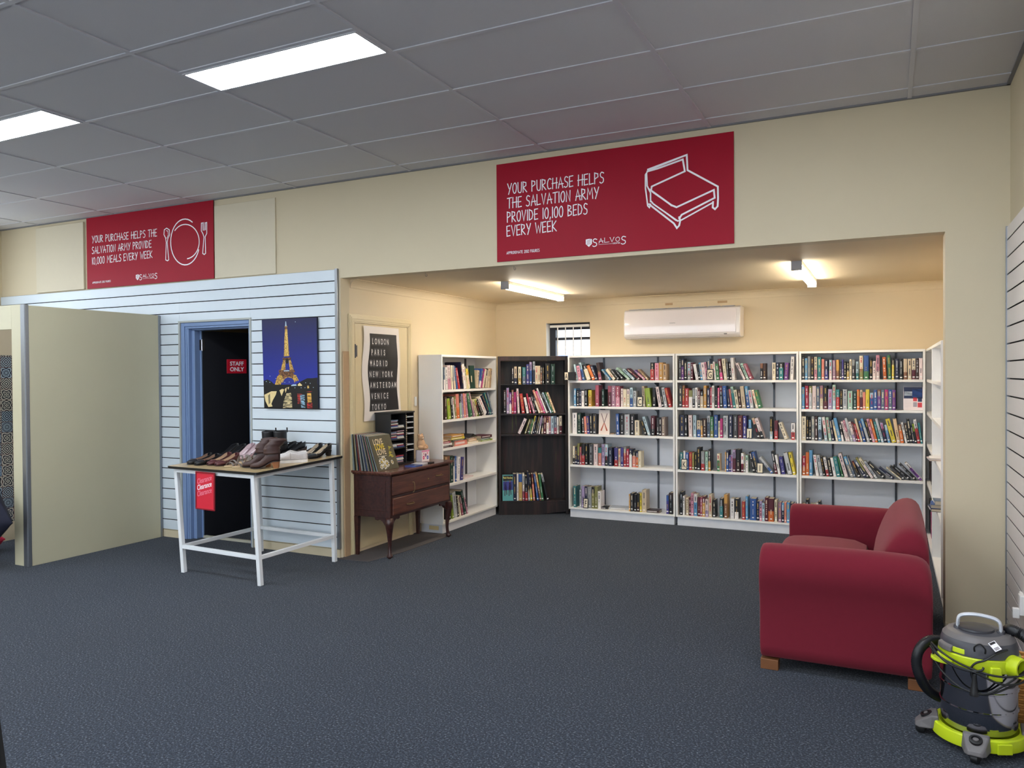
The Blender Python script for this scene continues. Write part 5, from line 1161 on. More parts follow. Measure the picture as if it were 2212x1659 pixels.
    if kind == 'ankle_boot':
        m = MB(); rs = []; fall = 0 if up[0] < 50 else 1
        H_ = .185+base if not fall else .160+base
        for k in range(9):
            f = k/8; zz = zb(.8)+.055+(H_-zb(.8)-.055)*f; cy = L*(.74+.0*f)+(fall*.11*max(0, f-.45)**1.2 if fall else 0)
            wr = .002*math.sin(k*2.6)*fall*2; rs.append([((.040+.006*f+wr)*math.cos(2*PI*i/20), cy+(.058+.004*f+wr)*math.sin(2*PI*i/20), zz+(.012*math.sin(2*PI*i/20+1.2)*f if fall else 0)) for i in range(20)])
        m.rings(rs, cap=False); q = m.build('shaft', MU, o, smooth=60); sm = q.modifiers.new('leather thickness', 'SOLIDIFY'); sm.thickness = .003; sm.offset = -1
        MB().rings([[(x*.9, cyy, z_) for x, cyy, z_ in rs[5]], [(x*.92, cyy, z_+.002) for x, cyy, z_ in rs[5]]]).build('lining', MI, o)
        if not fall: MB().box(-.008, .008, L*.97+.012, L*.97+.016, H_-.02, H_+.022).build('pull_tab', MU, o, bevel=.001)
        else:
            m = MB(); m.rings([[((.047)*math.cos(2*PI*i/20), L*.74+.046+.064*math.sin(2*PI*i/20), H_-.012+z_+.012*math.sin(2*PI*i/20+1.2)) for i in range(20)] for z_ in (0, .022)], cap=False)
            q = m.build('cuff', MU, o, smooth=60); sm = q.modifiers.new('t', 'SOLIDIFY'); sm.thickness = .004
    if kind == 'flat' and up[0] < 40:
        MB().box(-.020, .020, L*.20, L*.235, zb(.2)+.026, zb(.2)+.032).build('buckle', M_CHROME, o, bevel=.002)
    return o
bk, bn = (22, 22, 26), (72, 50, 46)
make_shoe('flat', 'black flat shoe with a small buckle, nearest the table left corner', 406, 1004.5, .05, 'pair of black buckle flats', bk, (160, 130, 110), bk, heel=.008)
make_shoe('flat', 'black flat shoe with a small buckle beside the corner one', 422, 1006.5, .05, 'pair of black buckle flats', bk, (160, 130, 110), bk, heel=.008)
make_shoe('flat', 'burgundy flat shoe with beige lining, left one of its pair', 449, 1006.5, .04, 'pair of burgundy flats', (84, 40, 42), (196, 168, 140), (60, 40, 36), heel=.02)
make_shoe('flat', 'burgundy flat shoe with beige lining, right one of its pair', 466, 1008, .04, 'pair of burgundy flats', (84, 40, 42), (196, 168, 140), (60, 40, 36), heel=.02)
make_shoe('sandal', 'grey snakeskin strap sandal with a pale sole, the left one', 486, 1010, -.02, 'pair of strap sandals', (130, 122, 118), (206, 176, 140), (204, 188, 150), heel=.012)
make_shoe('sandal', 'grey snakeskin strap sandal half hidden by the brown boots', 503, 1011.5, -.02, 'pair of strap sandals', (130, 122, 118), (206, 176, 140), (204, 188, 150), heel=.012)
make_shoe('ankle_boot', 'dark brown suede ankle boot with a stacked wooden heel, rear one', 541, 1012.5, -1.04, 'pair of brown suede boots', bn, (30, 24, 24), (46, 34, 30), heel=.050, far=(150, 96, 58), L=.225, off=(-.112, .029))
make_shoe('ankle_boot', 'dark brown suede ankle boot with a stacked wooden heel, nearest the edge', 541, 1012.5, -1.08, 'pair of brown suede boots', bn, (30, 24, 24), (46, 34, 30), heel=.050, far=(150, 96, 58), L=.225)
make_shoe('sneaker', 'white lace-up sneaker at the back of its pair', 597, 1000.5, -.98, 'pair of white sneakers', (226, 220, 218), (208, 202, 200), (232, 226, 220), off=(-.066, .060))
make_shoe('sneaker', 'white lace-up sneaker nearest the table edge', 597, 1000.5, -.95, 'pair of white sneakers', (226, 220, 218), (208, 202, 200), (232, 226, 220))
make_shoe('pump', 'black high heel with beige lining, left one at the far end', 648, 991, -.10, 'pair of black pumps with beige lining', bk, (206, 190, 168), bk, heel=.045)
make_shoe('pump', 'black high heel with beige lining, right one at the far end', 665, 992, -.16, 'pair of black pumps with beige lining', bk, (206, 190, 168), bk, heel=.045)
# back row
make_shoe('pump', 'dark court shoe behind the burgundy flats, left of its pair', 466, 993, .0, 'pair of dark court shoes at the back', bk, (40, 40, 44), bk, heel=.05)
make_shoe('pump', 'dark court shoe behind the burgundy flats, right of its pair', 482, 994.5, .0, 'pair of dark court shoes at the back', bk, (40, 40, 44), bk, heel=.05)
make_shoe('pump', 'pale lilac court shoe behind the sandals, left of its pair', 502, 994.0, .0, 'pair of pale lilac court shoes', (196, 168, 176), (222, 204, 206), (150, 130, 120), heel=.055)
make_shoe('pump', 'pale lilac court shoe behind the sandals, right of its pair', 518, 994.6, .0, 'pair of pale lilac court shoes', (196, 168, 176), (222, 204, 206), (150, 130, 120), heel=.055)
make_shoe('ankle_boot', 'tall black leather ankle boot at the back, the left one', 541, 990.5, -.25, 'pair of black ankle boots', (18, 18, 22), (12, 12, 14), (14, 14, 16), heel=.03)
make_shoe('ankle_boot', 'tall black leather ankle boot at the back, the right one', 566, 990.0, -.25, 'pair of black ankle boots', (18, 18, 22), (12, 12, 14), (14, 14, 16), heel=.03)
make_shoe('flat', 'black suede shoe behind the white sneakers, left of its pair', 588, 985.5, -.25, 'pair of black suede shoes', (42, 44, 48), (30, 30, 34), bk, heel=.045, L=.235)
make_shoe('flat', 'black suede shoe behind the white sneakers, right of its pair', 608, 985.2, -.25, 'pair of black suede shoes', (42, 44, 48), (30, 30, 34), bk, heel=.045, L=.235)
make_shoe('flat', 'tan lined black flat behind the sneakers, left of its pair', 622, 984.5, -.10, 'pair of tan lined flats', (50, 36, 34), (180, 140, 110), bk, heel=.015, L=.235)
make_shoe('flat', 'tan lined black flat beside the black pumps, right of its pair', 638, 984.0, -.10, 'pair of tan lined flats', (50, 36, 34), (180, 140, 110), bk, heel=.015, L=.235)

# ---------------------------------------------------------------- mahogany dresser
def wood(name, dark, light, rough=.35):
    m = mat(name, dark, rough, var=0, coat=.15); n, l, b = nodes_of(m)
    tc = n.new('ShaderNodeTexCoord'); mp = n.new('ShaderNodeMapping'); mp.inputs['Scale'].default_value = (14, 1.2, 14); l.new(tc.outputs['Object'], mp.inputs['Vector'])
    nz = n.new('ShaderNodeTexNoise'); nz.inputs['Scale'].default_value = 3; nz.inputs['Detail'].default_value = 6; nz.inputs['Distortion'].default_value = .6; l.new(mp.outputs[0], nz.inputs['Vector'])
    cr = n.new('ShaderNodeValToRGB'); cr.color_ramp.elements[0].color = lin(dark)+(1,); cr.color_ramp.elements[1].color = lin(light)+(1,); cr.color_ramp.elements[0].position = .3; cr.color_ramp.elements[1].position = .75
    l.new(nz.outputs['Fac'], cr.inputs[0]); l.new(cr.outputs[0], b.inputs['Base Color']); return m
M_MAH = wood('dark mahogany', (44, 22, 22), (74, 39, 33))
DX0, DX1, DY0, DY1, DT = -4.195, -3.815, 5.425, 6.420, .742
dr = thing('dresser', 'dark mahogany two drawer dresser on curved legs by the cream door', 'dresser')
MB().box(-4.206, -3.785, DY0-.025, DY1+.025, DT-.022, DT).box(-4.204, -3.797, DY0-.012, DY1+.012, DT-.034, DT-.0225).build('top', wood('mahogany top', (72, 40, 34), (118, 76, 62), .22), dr, bevel=.006)
m = MB().box(DX0+.001, DX1-.002, DY0, DY0+.018, .345, DT-.035)
m.box(DX0+.03, DX1-.03, DY0-.001, DY0+.004, .40, .66)
m.build('side_panel', M_MAH, dr, bevel=.003)
m = MB()
for a, b in ((DX0+.045, DX1-.045),):
    m.box(a, b, DY0-.0035, DY0+.002, .655, .662).box(a, b, DY0-.0035, DY0+.002, .405, .412).box(a, a+.007, DY0-.0035, DY0+.002, .412, .655).box(b-.007, b, DY0-.0035, DY0+.002, .412, .655)
m.build('panel_moulding', M_MAH, dr)
MB().box(DX0+.001, DX1-.002, DY1-.018, DY1, .345, DT-.035).build('side_panel', M_MAH, dr, bevel=.003)
MB().box(DX0+.001, DX0+.012, DY0+.0185, DY1-.0185, .345, DT-.035).build('back_panel', M_MAH, dr)
MB().box(DX1-.016, DX1-.002, DY0+.0185, DY1-.0185, .345, .362).box(DX1-.016, DX1-.002, DY0+.0185, DY1-.0185, .512, .530).box(DX1-.016, DX1-.002, DY0+.0185, DY0+.03, .362, DT-.036).box(DX1-.016, DX1-.002, DY1-.03, DY1-.0185, .362, DT-.036).build('front_frame', M_MAH, dr)
MDR = wood('drawer front mahogany', (64, 32, 27), (110, 64, 48))
for k, (z0, z1, pr_) in enumerate(((.533, .700, .010), (.364, .511, .014))):
    o = MB().box(DX1-.014, DX1+pr_, DY0+.032, DY1-.032, z0, z1).build('drawer', MDR, dr, bevel=.008, seg=3)
    for px, py, drop in (((891.5, 1052, 1), (948, 1026, 0)) if k == 0 else ((886, 1087, 0),)):
        p = onp(px, py, 0, DX1+pr_); h = MB()
        if drop: h.tube(smoothpath([(p.x+.004, p.y-.008, p.z+.045), (p.x+.018, p.y, p.z+.04), (p.x+.020, p.y, p.z-.03), (p.x+.006, p.y-.006, p.z-.045)], 5), .0042, 8)
        else:
            h.tube(smoothpath([(p.x+.001, p.y-.050, p.z), (p.x+.018, p.y-.044, p.z-.002), (p.x+.020, p.y, p.z-.004), (p.x+.018, p.y+.044, p.z-.002), (p.x+.001, p.y+.050, p.z)], 5), .0040, 8)
            h.box(p.x+.0003, p.x+.003, p.y-.055, p.y+.055, p.z-.008, p.z+.008)
        h.build('handle', mat('aged brass', (150, 122, 92), .35, metal=.9, var=.15), o, smooth=50)
    if k == 0:
        p = onp(925, 1034, 0, DX1+pr_); MB().ball((p.x+.001, p.y, p.z), .006).build('keyhole', mat('brass', (214, 184, 120), .3, metal=.9), o, smooth=60)
def cab_leg(x, y, sx, sy):
    # cabriole: knee out, ankle in, pad foot
    prof = [(.345,.030,.000),(.325,.034,.010),(.29,.033,.014),(.24,.026,.008),(.18,.019,.000),(.11,.014,-.004),(.06,.014,.000),(.035,.018,.006),(.022,.024,.010),(.012,.022,.010),(.006,.012,.009),(0,.010,.009)]
    rs = []
    for z, r, off in smoothp(prof):
        rs.append([(x+sx*off+r*math.copysign(abs(math.cos(a))**.75, math.cos(a)), y+sy*off+r*math.copysign(abs(math.sin(a))**.75, math.sin(a)), z) for a in [2*PI*i/16 for i in range(16)]])
    return MB().rings(rs)
def smoothp(prof):
    P = smoothpath([Vector(p) for p in prof], 4); return [(p.x, p.y, p.z) for p in P]
for y, sy in ((DY0+.018, -1), (DY1-.018, 1)):
    lg = cab_leg(DX1-.020, y, .6, sy).build('front_leg', M_MAH, dr, smooth=60)
    for dx, dyy in ((0, -sy), (-1, 0)):   # scrolled knee brackets along front and side
        pts = [(0,.344),(.13,.344),(.125,.322),(.10,.318),(.075,.326),(.05,.312),(.030,.285),(0,.262)]
        if dyy: q = [(DX1-.012, y+dyy*(.018+a), z) for a, z in pts]; v = (-.016, 0, 0)
        else: q = [(DX1-.04-a, y+sy*.008, z) for a, z in pts]; v = (0, -sy*.016, 0)
        MB().prism(q, v).build('knee_bracket', M_MAH, lg, bevel=.003)
    m = MB(); xb = DX0+.022
    m.rings([[(xb+s_*a, y+t_*a, z) for s_, t_ in ((-1,-1),(1,-1),(1,1),(-1,1))] for z, a in ((0,.013),(.344,.021))]); m.build('back_leg', M_MAH, dr, bevel=.002)

# ---------------------------------------------------------------- records leaning on the dresser
random.seed(5)
cols = [(200,210,206),(150,168,164),(40,36,36),(196,180,110),(206,196,180),(44,60,70),(190,60,70),(120,80,60),(214,204,196),(60,110,110),(36,34,40),(210,214,206),(96,60,50),(60,84,120),(206,190,170),(120,130,110),(30,30,34),(226,220,210),(150,60,50),(70,120,120),(210,200,150),(44,40,44),(190,196,200),(214,210,200)]
cnames = ['pale grey','grey-green','black','dull yellow','cream','dark blue','red','brown','off white','teal','black','pale grey','dark brown','blue','buff','olive grey','black','white','rust','sea green','straw','charcoal','silver grey','ivory']
NR = 24; xr0 = -4.185; 
for k in range(NR):
    f = k/(NR-1); x = xr0+f*.262; tilt = math.radians(3+16*f); L_ = .313
    o = thing('vinyl_record', '', 'record', (x, 5.405+.003*math.sin(k*2.3), DT+.0006), 0, 'vinyl records leaning on the dresser')
    o.rotation_euler = (0, -tilt, 0)
    last = k == NR-1; th_ = .0040
    MB().box(-th_/2, th_/2, 0, L_, .0, L_).build('sleeve', mat('record sleeve %s' % cnames[k], cols[k] if not last else (84, 78, 58), .5, var=.3, nscale=16), o)
    MB().box(-th_/2+.0012, th_/2-.0012, -.0006, .0006, .004, L_-.004).build('sleeve_opening', mat('dark sleeve opening', (50, 46, 46), .8), o)
    if k: lab = 'vinyl record in a %s sleeve, %s in the dresser row' % (cnames[k], ('','second','third','fourth','fifth','sixth','seventh','eighth','ninth','tenth','eleventh','twelfth','thirteenth','fourteenth','fifteenth','sixteenth','seventeenth','eighteenth','nineteenth','twentieth','twenty-first','twenty-second','twenty-third','')[k]+' from the wall')
    else: lab = 'vinyl record in a pale grey sleeve, the one nearest the wall in the dresser row'
    if last:
        lab = 'vinyl record in front with LOVE LOVE LOVE and daisies on its cover'
        Mf = frame((th_/2+.0006, 0, 0), (0,1,0), (0,0,1))
        for i, (cm, off) in enumerate(((mat('cream print', (236, 226, 200), .5), 0), (mat('yellow love print', (236, 206, 60), .5), .006), (mat('cream print', (236, 226, 200), .5), .010))):
            lettering('LOVE', .072, cm, o, Mf @ Matrix.Translation((.040+off, .232-.046*i, .0004)), xs=.80, bold=.0014, depth=.0002)
        m = MB(); rr = random.Random(3)
        for (cy, cz, R_) in ((.085,.075,.040),(.125,.095,.036),(.155,.055,.036),(.115,.035,.03),(.065,.035,.024),(.235,.06,.022)):
            for q in range(11):
                a = 2*PI*q/11+rr.random()*.3; r1, r2 = R_*.25, R_; w_ = .20
                m.add([Mf @ Vector((cy+r*math.cos(a+da), cz+r*math.sin(a+da), .0005)) for r, da in ((r1, 0), (r2*.8, w_), (r2, 0), (r2*.8, -w_))], [(0,1,2,3)], 0)
            m.prism([Mf @ Vector((cy+R_*.28*math.cos(2*PI*i/10), cz+R_*.28*math.sin(2*PI*i/10), .0006)) for i in range(10)], (.0003, 0, 0), 1)
        for q in range(8): m.add([Mf @ Vector((y_, z_, .0003)) for y_, z_ in ((.20+rr.random()*.06, .10+q*.012), (.24+rr.random()*.05, .11+q*.012), (.235, .125+q*.012))], [(0,1,2)], 2)
        m.add([Mf @ Vector((y_, z_, .0004)) for y_, z_ in ((.055,.124),(.185,.124),(.185,.127),(.055,.127))], [(0,1,2,3)], 0)
        m.build('cover_print', [mat('daisy petal print', (232, 228, 214), .5), mat('daisy centre print', (206, 176, 60), .5), mat('leaf print', (170, 160, 60), .5)], o, recalc=False)
    o['label'] = lab

# ---------------------------------------------------------------- disc rack with discs
t = thing('disc_rack', 'black disc storage rack with slots standing on the dresser against the wall', 'rack', (0,0,0))
RX0, RX1, RY0, RY1, RZ0, RZ1 = -4.186, -4.022, 5.732, 6.118, DT+.0006, 1.228
RB = mat('black wood grain rack', (24, 24, 27), .5, var=.2, nscale=30)
MB().box(RX0, RX1, RY0, RY0+.014, RZ0, RZ1-.0145).build('side_panel', RB, t, bevel=.001)
MB().box(RX0, RX1, RY1-.014, RY1, RZ0, RZ1-.0145).build('side_panel', RB, t, bevel=.001)
MB().box(RX0, RX1, 5.978, 5.990, RZ0+.0145, RZ1-.0145).build('divider', RB, t)
MB().box(RX0-.004, RX1+.006, RY0-.006, RY1+.006, RZ1-.014, RZ1).build('top_panel', RB, t, bevel=.002)
MB().box(RX0, RX1, RY0+.0145, RY1-.0145, RZ0, RZ0+.014).build('bottom_panel', RB, t)
MB().box(RX0, RX0+.006, RY0+.0145, RY1-.0145, RZ0+.0145, RZ1-.0145).build('back_panel', RB, t)
SHR = [1.085, .985, .905]
for z in SHR: MB().box(RX0+.0065, RX1-.003, RY0+.0145, 5.9775, z-.012, z).build('shelf', RB, t)
m = MB()
for k in range(26):
    z = RZ0+.03+k*.0172; m.box(RX0+.02, RX1+.002, 5.9905, 5.998, z, z+.003).box(RX0+.02, RX1+.002, RY1-.022, RY1-.0145, z, z+.003)
m.build('slot_ribs', M_BLK, t)
m = MB()
for k in range(20):
    z = RZ0+.115+k*.0172; m.box(RX1+.0021, RX1+.0045, 5.981, 5.993, z, z+.008)
m.build('slot_markers', mat('cream slot marker', (226, 204, 170), .5), t)
CDC = [(196,200,206),(70,90,150),(150,60,70),(210,206,200),(60,60,66),(180,150,160),(110,130,160),(222,216,206)]
def cd(y, z, x, i, lab, w_=.142, d=.125, rot=0):
    o = MB().box(-d, 0, 0, w_, 0, .0098).build('disc_case', mat('disc case %d' % (i % 8), CDC[i % 8], .25, var=.25, nscale=50), bevel=.0006); o.location = (x, y, z+.0006); o.rotation_euler = (0, 0, rot)
    tag(o, lab, 'disc case', 'disc cases in the black rack'); return o
NUM = ['bottom', 'second', 'third', 'fourth', 'fifth', 'sixth', 'seventh', 'eighth', 'ninth', 'tenth']
i = 0
for (y, z0, n, w_, nm) in ((5.750, SHR[0], 7, .125, 'left pile on the top shelf'), (5.885, SHR[0], 2, .085, 'right pair on the top shelf'), (5.750, SHR[1], 6, .108, 'left pile on the middle shelf'), (5.864, SHR[1], 7, .106, 'right pile on the middle shelf'), (5.750, SHR[2]-.0, 3, .106, 'low left pile under the middle shelf'), (5.864, SHR[2], 3, .106, 'low right pile under the middle shelf'), (5.755, RZ0+.0145, 7, .205, 'pile at the foot')):
    for k in range(n):
        cd(y, z0+k*.0104, RX1-.012-.004*((k*7) % 3), i, '%s disc case of the %s of the black rack' % (NUM[k], nm), w_); i += 1
for k, q in enumerate((2, 5, 8, 11, 17, 20)):
    z = RZ0+.03+(25-q)*.0172+.0032
    o = MB().box(-.13, 0, 0, .104, 0, .0098).build('disc_case', mat('disc case 0', CDC[0])); o.location = (RX1+.004+(.012 if q == 11 else 0), 5.9985, z+.0004)
    tag(o, '%s slotted disc case from the top of the black rack' % ('first','second','third','fourth','fifth','sixth')[k], 'disc case', 'disc cases in the slots')
for k, (x, y, c, r_) in enumerate(((-3.86, 5.800, 1, .06), (-3.88, 5.945, 0, .2))):
    o = MB().box(-.055, .055, 0, .13, 0, .010).build('disc_case', mat('disc case %d' % (c), CDC[c])); o.location = (x, y, DT+.0006); o.rotation_euler = (0,0,r_); tag(o, ('blue disc case lying on the dresser beside the LOVE record', 'grey disc case lying loose on the dresser in front of the rack')[k], 'disc case')
o = MB().box(-.02, .02, 0, .06, 0, .012).build('stapler', M_BLK, bevel=.003); o.location = (-3.84, 6.09, DT+.0006); tag(o, 'small black stapler lying on the dresser by the pink box', 'stapler')
# pink patterned box with a plush toy
t = thing('gift_box', 'small white box with pink and blue bauble pattern on the dresser', 'box', (-3.975, 6.175, DT+.0006), -.10)
MB().box(-.075, .0, 0, .115, 0, .108).build('box_body', mat('white printed card', (236, 224, 228), .5), t, bevel=.001)
m = MB()
for k in range(8): m.box(-.0003, .0009, .002+k*.0145, .0105+k*.0145, .090, .107)
m.build('pink_stripes', mat('pink print dark', (226, 96, 160), .5), t)
m = MB()
for cy, cz, s_, mi in ((.028,.038,.015,0),(.058,.060,.013,1),(.088,.036,.015,2),(.085,.078,.008,0),(.030,.074,.007,0)):
    m.prism([(.0004, cy+s_*math.cos(2*PI*i/12), cz+s_*1.2*math.sin(2*PI*i/12)) for i in range(12)], (.0006, 0, 0), mi); m.box(.0011, .0016, cy-s_*.7, cy+s_*.7, cz-.0015, cz+.0015, 3)
m.build('bauble_print', [mat('bauble pink', (226, 80, 130), .5), mat('bauble purple', (110, 40, 90), .5), mat('bauble blue', (60, 90, 180), .5), mat('bauble white', (236, 230, 230), .5)], t)
t = thing('plush_toy', 'beige plush toy sitting on the pink bauble box beside the rack', 'plush toy', (-4.015, 6.225, DT+.1098))
FUR = mat('beige plush', (206, 168, 132), .95, var=.15, nscale=120, bump=.8, bscale=500)
m = MB(); m.ball((0, 0, .055), (.038, .044, .055)).ball((.006, -.012, .118), (.030, .032, .030)).ball((.020, .045, .030), (.024, .040, .022), rot=Matrix.Rotation(-.5, 3, 'X')).ball((.024, -.040, .028), (.026, .036, .020)).ball((.026, .012, .018), (.03, .018, .018))
m.build('body', FUR, t, smooth=80)
MB().ball((.000, -.040, .142), .012).build('ear', FUR, t, smooth=80); MB().ball((.000, .016, .144), .012).build('ear', FUR, t, smooth=80)
MB().ball((.034, -.016, .112), (.010, .012, .009)).build('muzzle', mat('cream plush', (226, 204, 176), .9), t, smooth=80)
MB().ball((.033, -.026, .126), .003).ball((.034, -.004, .126), .003).ball((.0445, -.016, .115), .0032).build('face', M_BLK, t, smooth=80)
# ---------------------------------------------------------------- sofa
def sofa_mat():
    m = mat('crimson stretch sofa cover', (114, 25, 42), .9, spec=.25, var=.05, nscale=30, bump=.25, bscale=900)
    n, l, b = nodes_of(m); b.inputs['Sheen Weight'].default_value = .22; b.inputs['Sheen Roughness'].default_value = .5; b.inputs['Sheen Tint'].default_value = (1, .55, .55, 1)
    return m
M_SOFA = sofa_mat()
sf = thing('sofa', 'two seat sofa in a crimson stretch cover with rolled arms and wooden block feet', 'sofa')
SX0, SX1 = -.625, .195
def closed_loft(sections, name, parent, sub=1, smooth=70, mats=M_SOFA):
    o = MB().rings(sections).build(name, mats, parent, smooth=smooth)
    if sub: subsurf(o, sub)
    return o
def arm_sections(ysign, yc):
    # profile in (y, z): outer side bulges in a roll at the top; ysign = outward direction
    prof = [(-.095,.055),(-.095,.40),(-.100,.50),(-.100,.58),(-.075,.635),(-.02,.662),(.04,.655),(.085,.620),(.108,.560),(.104,.490),(.082,.430),(.068,.34),(.062,.24),(.066,.12),(.076,.055)]
    out = []
    for x, k, dz in ((SX0+.004, .97, -.010), (SX0+.014, .995, -.003), (SX0+.04, 1, 0), (-.45, 1, 0), (-.25, 1, .004), (-.05, 1, .004), (.10, 1, .000), (.150, 1, -.012), (.178, .985, -.038), (.190, .96, -.085)):
        ring = []
        for i, (py, pz) in enumerate(prof):
            zz = .055+(pz-.055)*(1 if pz < .3 else k)+ (dz if pz > .45 else 0)
            yy = py*(.93 if (x > .18 or x < SX0+.01) else 1)
            wob = .004*math.sin(x*17+pz*9) if .1 < pz < .45 else 0
            ring.append((x, yc+ysign*(yy+wob), zz))
        out.append(ring)
    return out
closed_loft(arm_sections(-1, 4.285), 'arm', sf)
closed_loft(arm_sections(1, 5.655), 'arm', sf)
# back: humped loft along y
bs = []
for y, k in ((4.375,.80),(4.395,.90),(4.44,.95),(4.52,.985),(4.65,1.0),(4.97,1.01),(5.25,1.0),(5.42,.985),(5.50,.95),(5.545,.88),(5.565,.80)):
    H = .785; s = k
    pr = [(-.105,.36),(-.085,.50),(-.050,.62),(-.005,.72),(.045,.770),(.100,.788),(.150,.770),(.178,.72),(.186,.60),(.184,.40),(.186,.10),(.15,.10),(-.05,.10)]
    bs.append([(x*(1 if z < .5 else .5+.5*s)+(.06*(1-s) if z > .5 else 0), y, z if z < .42 else .42+(z-.42)*(1-(1-s)*1.15)) for x, z in pr])
closed_loft(bs, 'back', sf)
# seat cushion
ss = []
for y, k in ((4.384,.93),(4.40,1),(4.7,1.0),(4.97,1.01),(5.25,1.0),(5.545,1.0),(5.558,.93)):
    zt = .475*k if k < 1 else .475+.010*math.sin((y-4.384)*2.7)
    ss.append([(-.100,y,.30),(-.58,y,.30),(-.640,y,.315),(-.655,y,.36),(-.650,y,.42),(-.62,y,zt-.012),(-.55,y,zt+.003),(-.30,y,zt+.006),(-.100,y,zt-.006)])
closed_loft(ss, 'seat_cushion', sf)
ss = [[(-.11,y,.06),(-.60,y,.06),(-.606,y,.20),(-.598,y,.298),(-.11,y,.298)] for y in (4.384,4.42,4.97,5.52,5.556)]
closed_loft(ss, 'front_base', sf, sub=0)
for x, y in ((-.570, 4.245), (.125, 4.262), (-.570, 5.69), (.125, 5.68)):
    MB().box(x-.045, x+.045, y-.02, y+.05, 0, .0545).build('foot', mat('orange-brown wooden foot', (122, 78, 46), .4, var=.2, nscale=14), sf, bevel=.003)
# piping along the front rim of the near and far arm
for ysign, yc in ((-1, 4.285), (1, 5.655)):
    ring = arm_sections(ysign, yc)[1]
    P = [(SX0+.012, q[1]+ (0 if False else 0), q[2]) for q in ring[1:]]
    pass

# ---------------------------------------------------------------- wet and dry vacuum
VX, VY = .336, 3.768
vc = thing('vacuum_cleaner', 'lime green and grey wet and dry vacuum cleaner with a chrome drum by the sofa', 'vacuum cleaner', (VX, VY, 0))
M_LIME = mat('lime green plastic', (196, 214, 30), .4, var=.03); M_DG = mat('dark grey plastic', (70, 70, 76), .42, var=.05); M_MG = mat('mid grey plastic', (104, 100, 100), .45, var=.05)
M_STEEL = mat('mirror steel drum', (168, 168, 176), .10, metal=1.0, var=.02)
MB().lathe([(.100,.075),(.138,.080),(.141,.086),(.141,.168),(.1455,.171),(.1455,.176),(.1415,.179),(.1415,.250),(.146,.253),(.146,.258),(.142,.261),(.142,.345),(.10,.347)], 64).build('drum', M_STEEL, vc, smooth=35)
MB().lathe([(.12,.343),(.150,.344),(.152,.350),(.150,.392),(.146,.396),(.12,.397)], 56).build('lid_rim', M_LIME, vc, smooth=35)
MB().lathe([(.11,.396),(.143,.3975),(.141,.43),(.134,.452),(.112,.468),(.07,.478),(.03,.482),(.001,.4825)], 48).build('motor_head', M_DG, vc, smooth=40)
MB().lathe([(.11,.4525),(.1345,.4535),(.118,.4700),(.112,.4735)], 48).build('head_band', M_MG, vc, smooth=40)
MB().lathe([(.068,.4795),(.066,.487),(.04,.492),(.001,.494)], 40, (-.01,0)).build('motor_cap', mat('charcoal plastic', (56, 56, 62), .35), vc, smooth=40)
# latches on the lid
cd_ = Vector((-VX, -VY, 0)).normalized(); ca = math.atan2(cd_.y, cd_.x)   # direction to the viewer's side
def polar(a, r, z): return Vector((r*math.cos(ca+a), r*math.sin(ca+a), z))
def block(a, r0, r1, hw, z0, z1, taper=1.0):
    rd = polar(a, 1, 0); tg = Vector((-rd.y, rd.x, 0)); P = []
    for z, k in ((z0, 1), (z1, taper)):
        P.append([rd*r0+tg*hw*k+Vector((0,0,z)), rd*r1+tg*hw*k+Vector((0,0,z)), rd*r1-tg*hw*k+Vector((0,0,z)), rd*r0-tg*hw*k+Vector((0,0,z))])
    return P
for a in (.38, 2.4, -2.2): MB().rings(block(a, .148, .166, .026, .318, .375, .75)).build('latch', M_LIME, vc, bevel=.006, seg=3)
# cord wing on the left, lime with dark upper
m = MB(); W_ = []
for a in [-1.35+.12*i for i in range(7)]:
    r1 = .166+.030*math.sin((a+1.35)/.72*PI*.9+.2)
    W_.append([polar(a, .146, .352), polar(a, r1, .352), polar(a, r1, .362), polar(a, .146, .372)])
m.rings(W_); m.build('cord_hook', M_LIME, vc, bevel=.002)
m = MB(); W_ = []
for a in [-1.30+.12*i for i in range(6)]:
    W_.append([polar(a, .137, .398), polar(a, .156, .398), polar(a, .153, .420), polar(a, .130, .432)])
m.rings(W_); m.build('lid_latch', M_MG, vc, bevel=.004)
m = MB(); W_ = []
for a in [-.75+.1*i for i in range(5)]: W_.append([polar(a, .136, .402), polar(a, .1455, .402), polar(a, .142, .425), polar(a, .132, .425)])
m.rings(W_); m.build('lid_window', M_LIME, vc, bevel=.004)
# suction inlet on the right
rd = polar(.95, 1, 0); rd2 = polar(.72, 1, 0)
P0_ = rd*.13+Vector((0,0,.372)); P1_ = rd*.178+rd2*.012+Vector((0,0,.374))
dirn = (P1_-P0_).normalized(); sd = dirn.cross(Vector((0,0,1))).normalized(); upv = sd.cross(dirn)
rs = [[P+sd*r*math.cos(2*PI*i/28)+upv*r*math.sin(2*PI*i/28) for i in range(28)] for P, r in ((P0_, .044), (P1_, .040), (P1_, .033), (P0_+dirn*.02, .031))]
MB().rings(rs, cap=False).build('inlet_port', M_LIME, vc, smooth=40)
MB().rings([rs[3], [q-dirn*.002 for q in rs[3]]]).build('inlet_bore', M_DARK, vc)
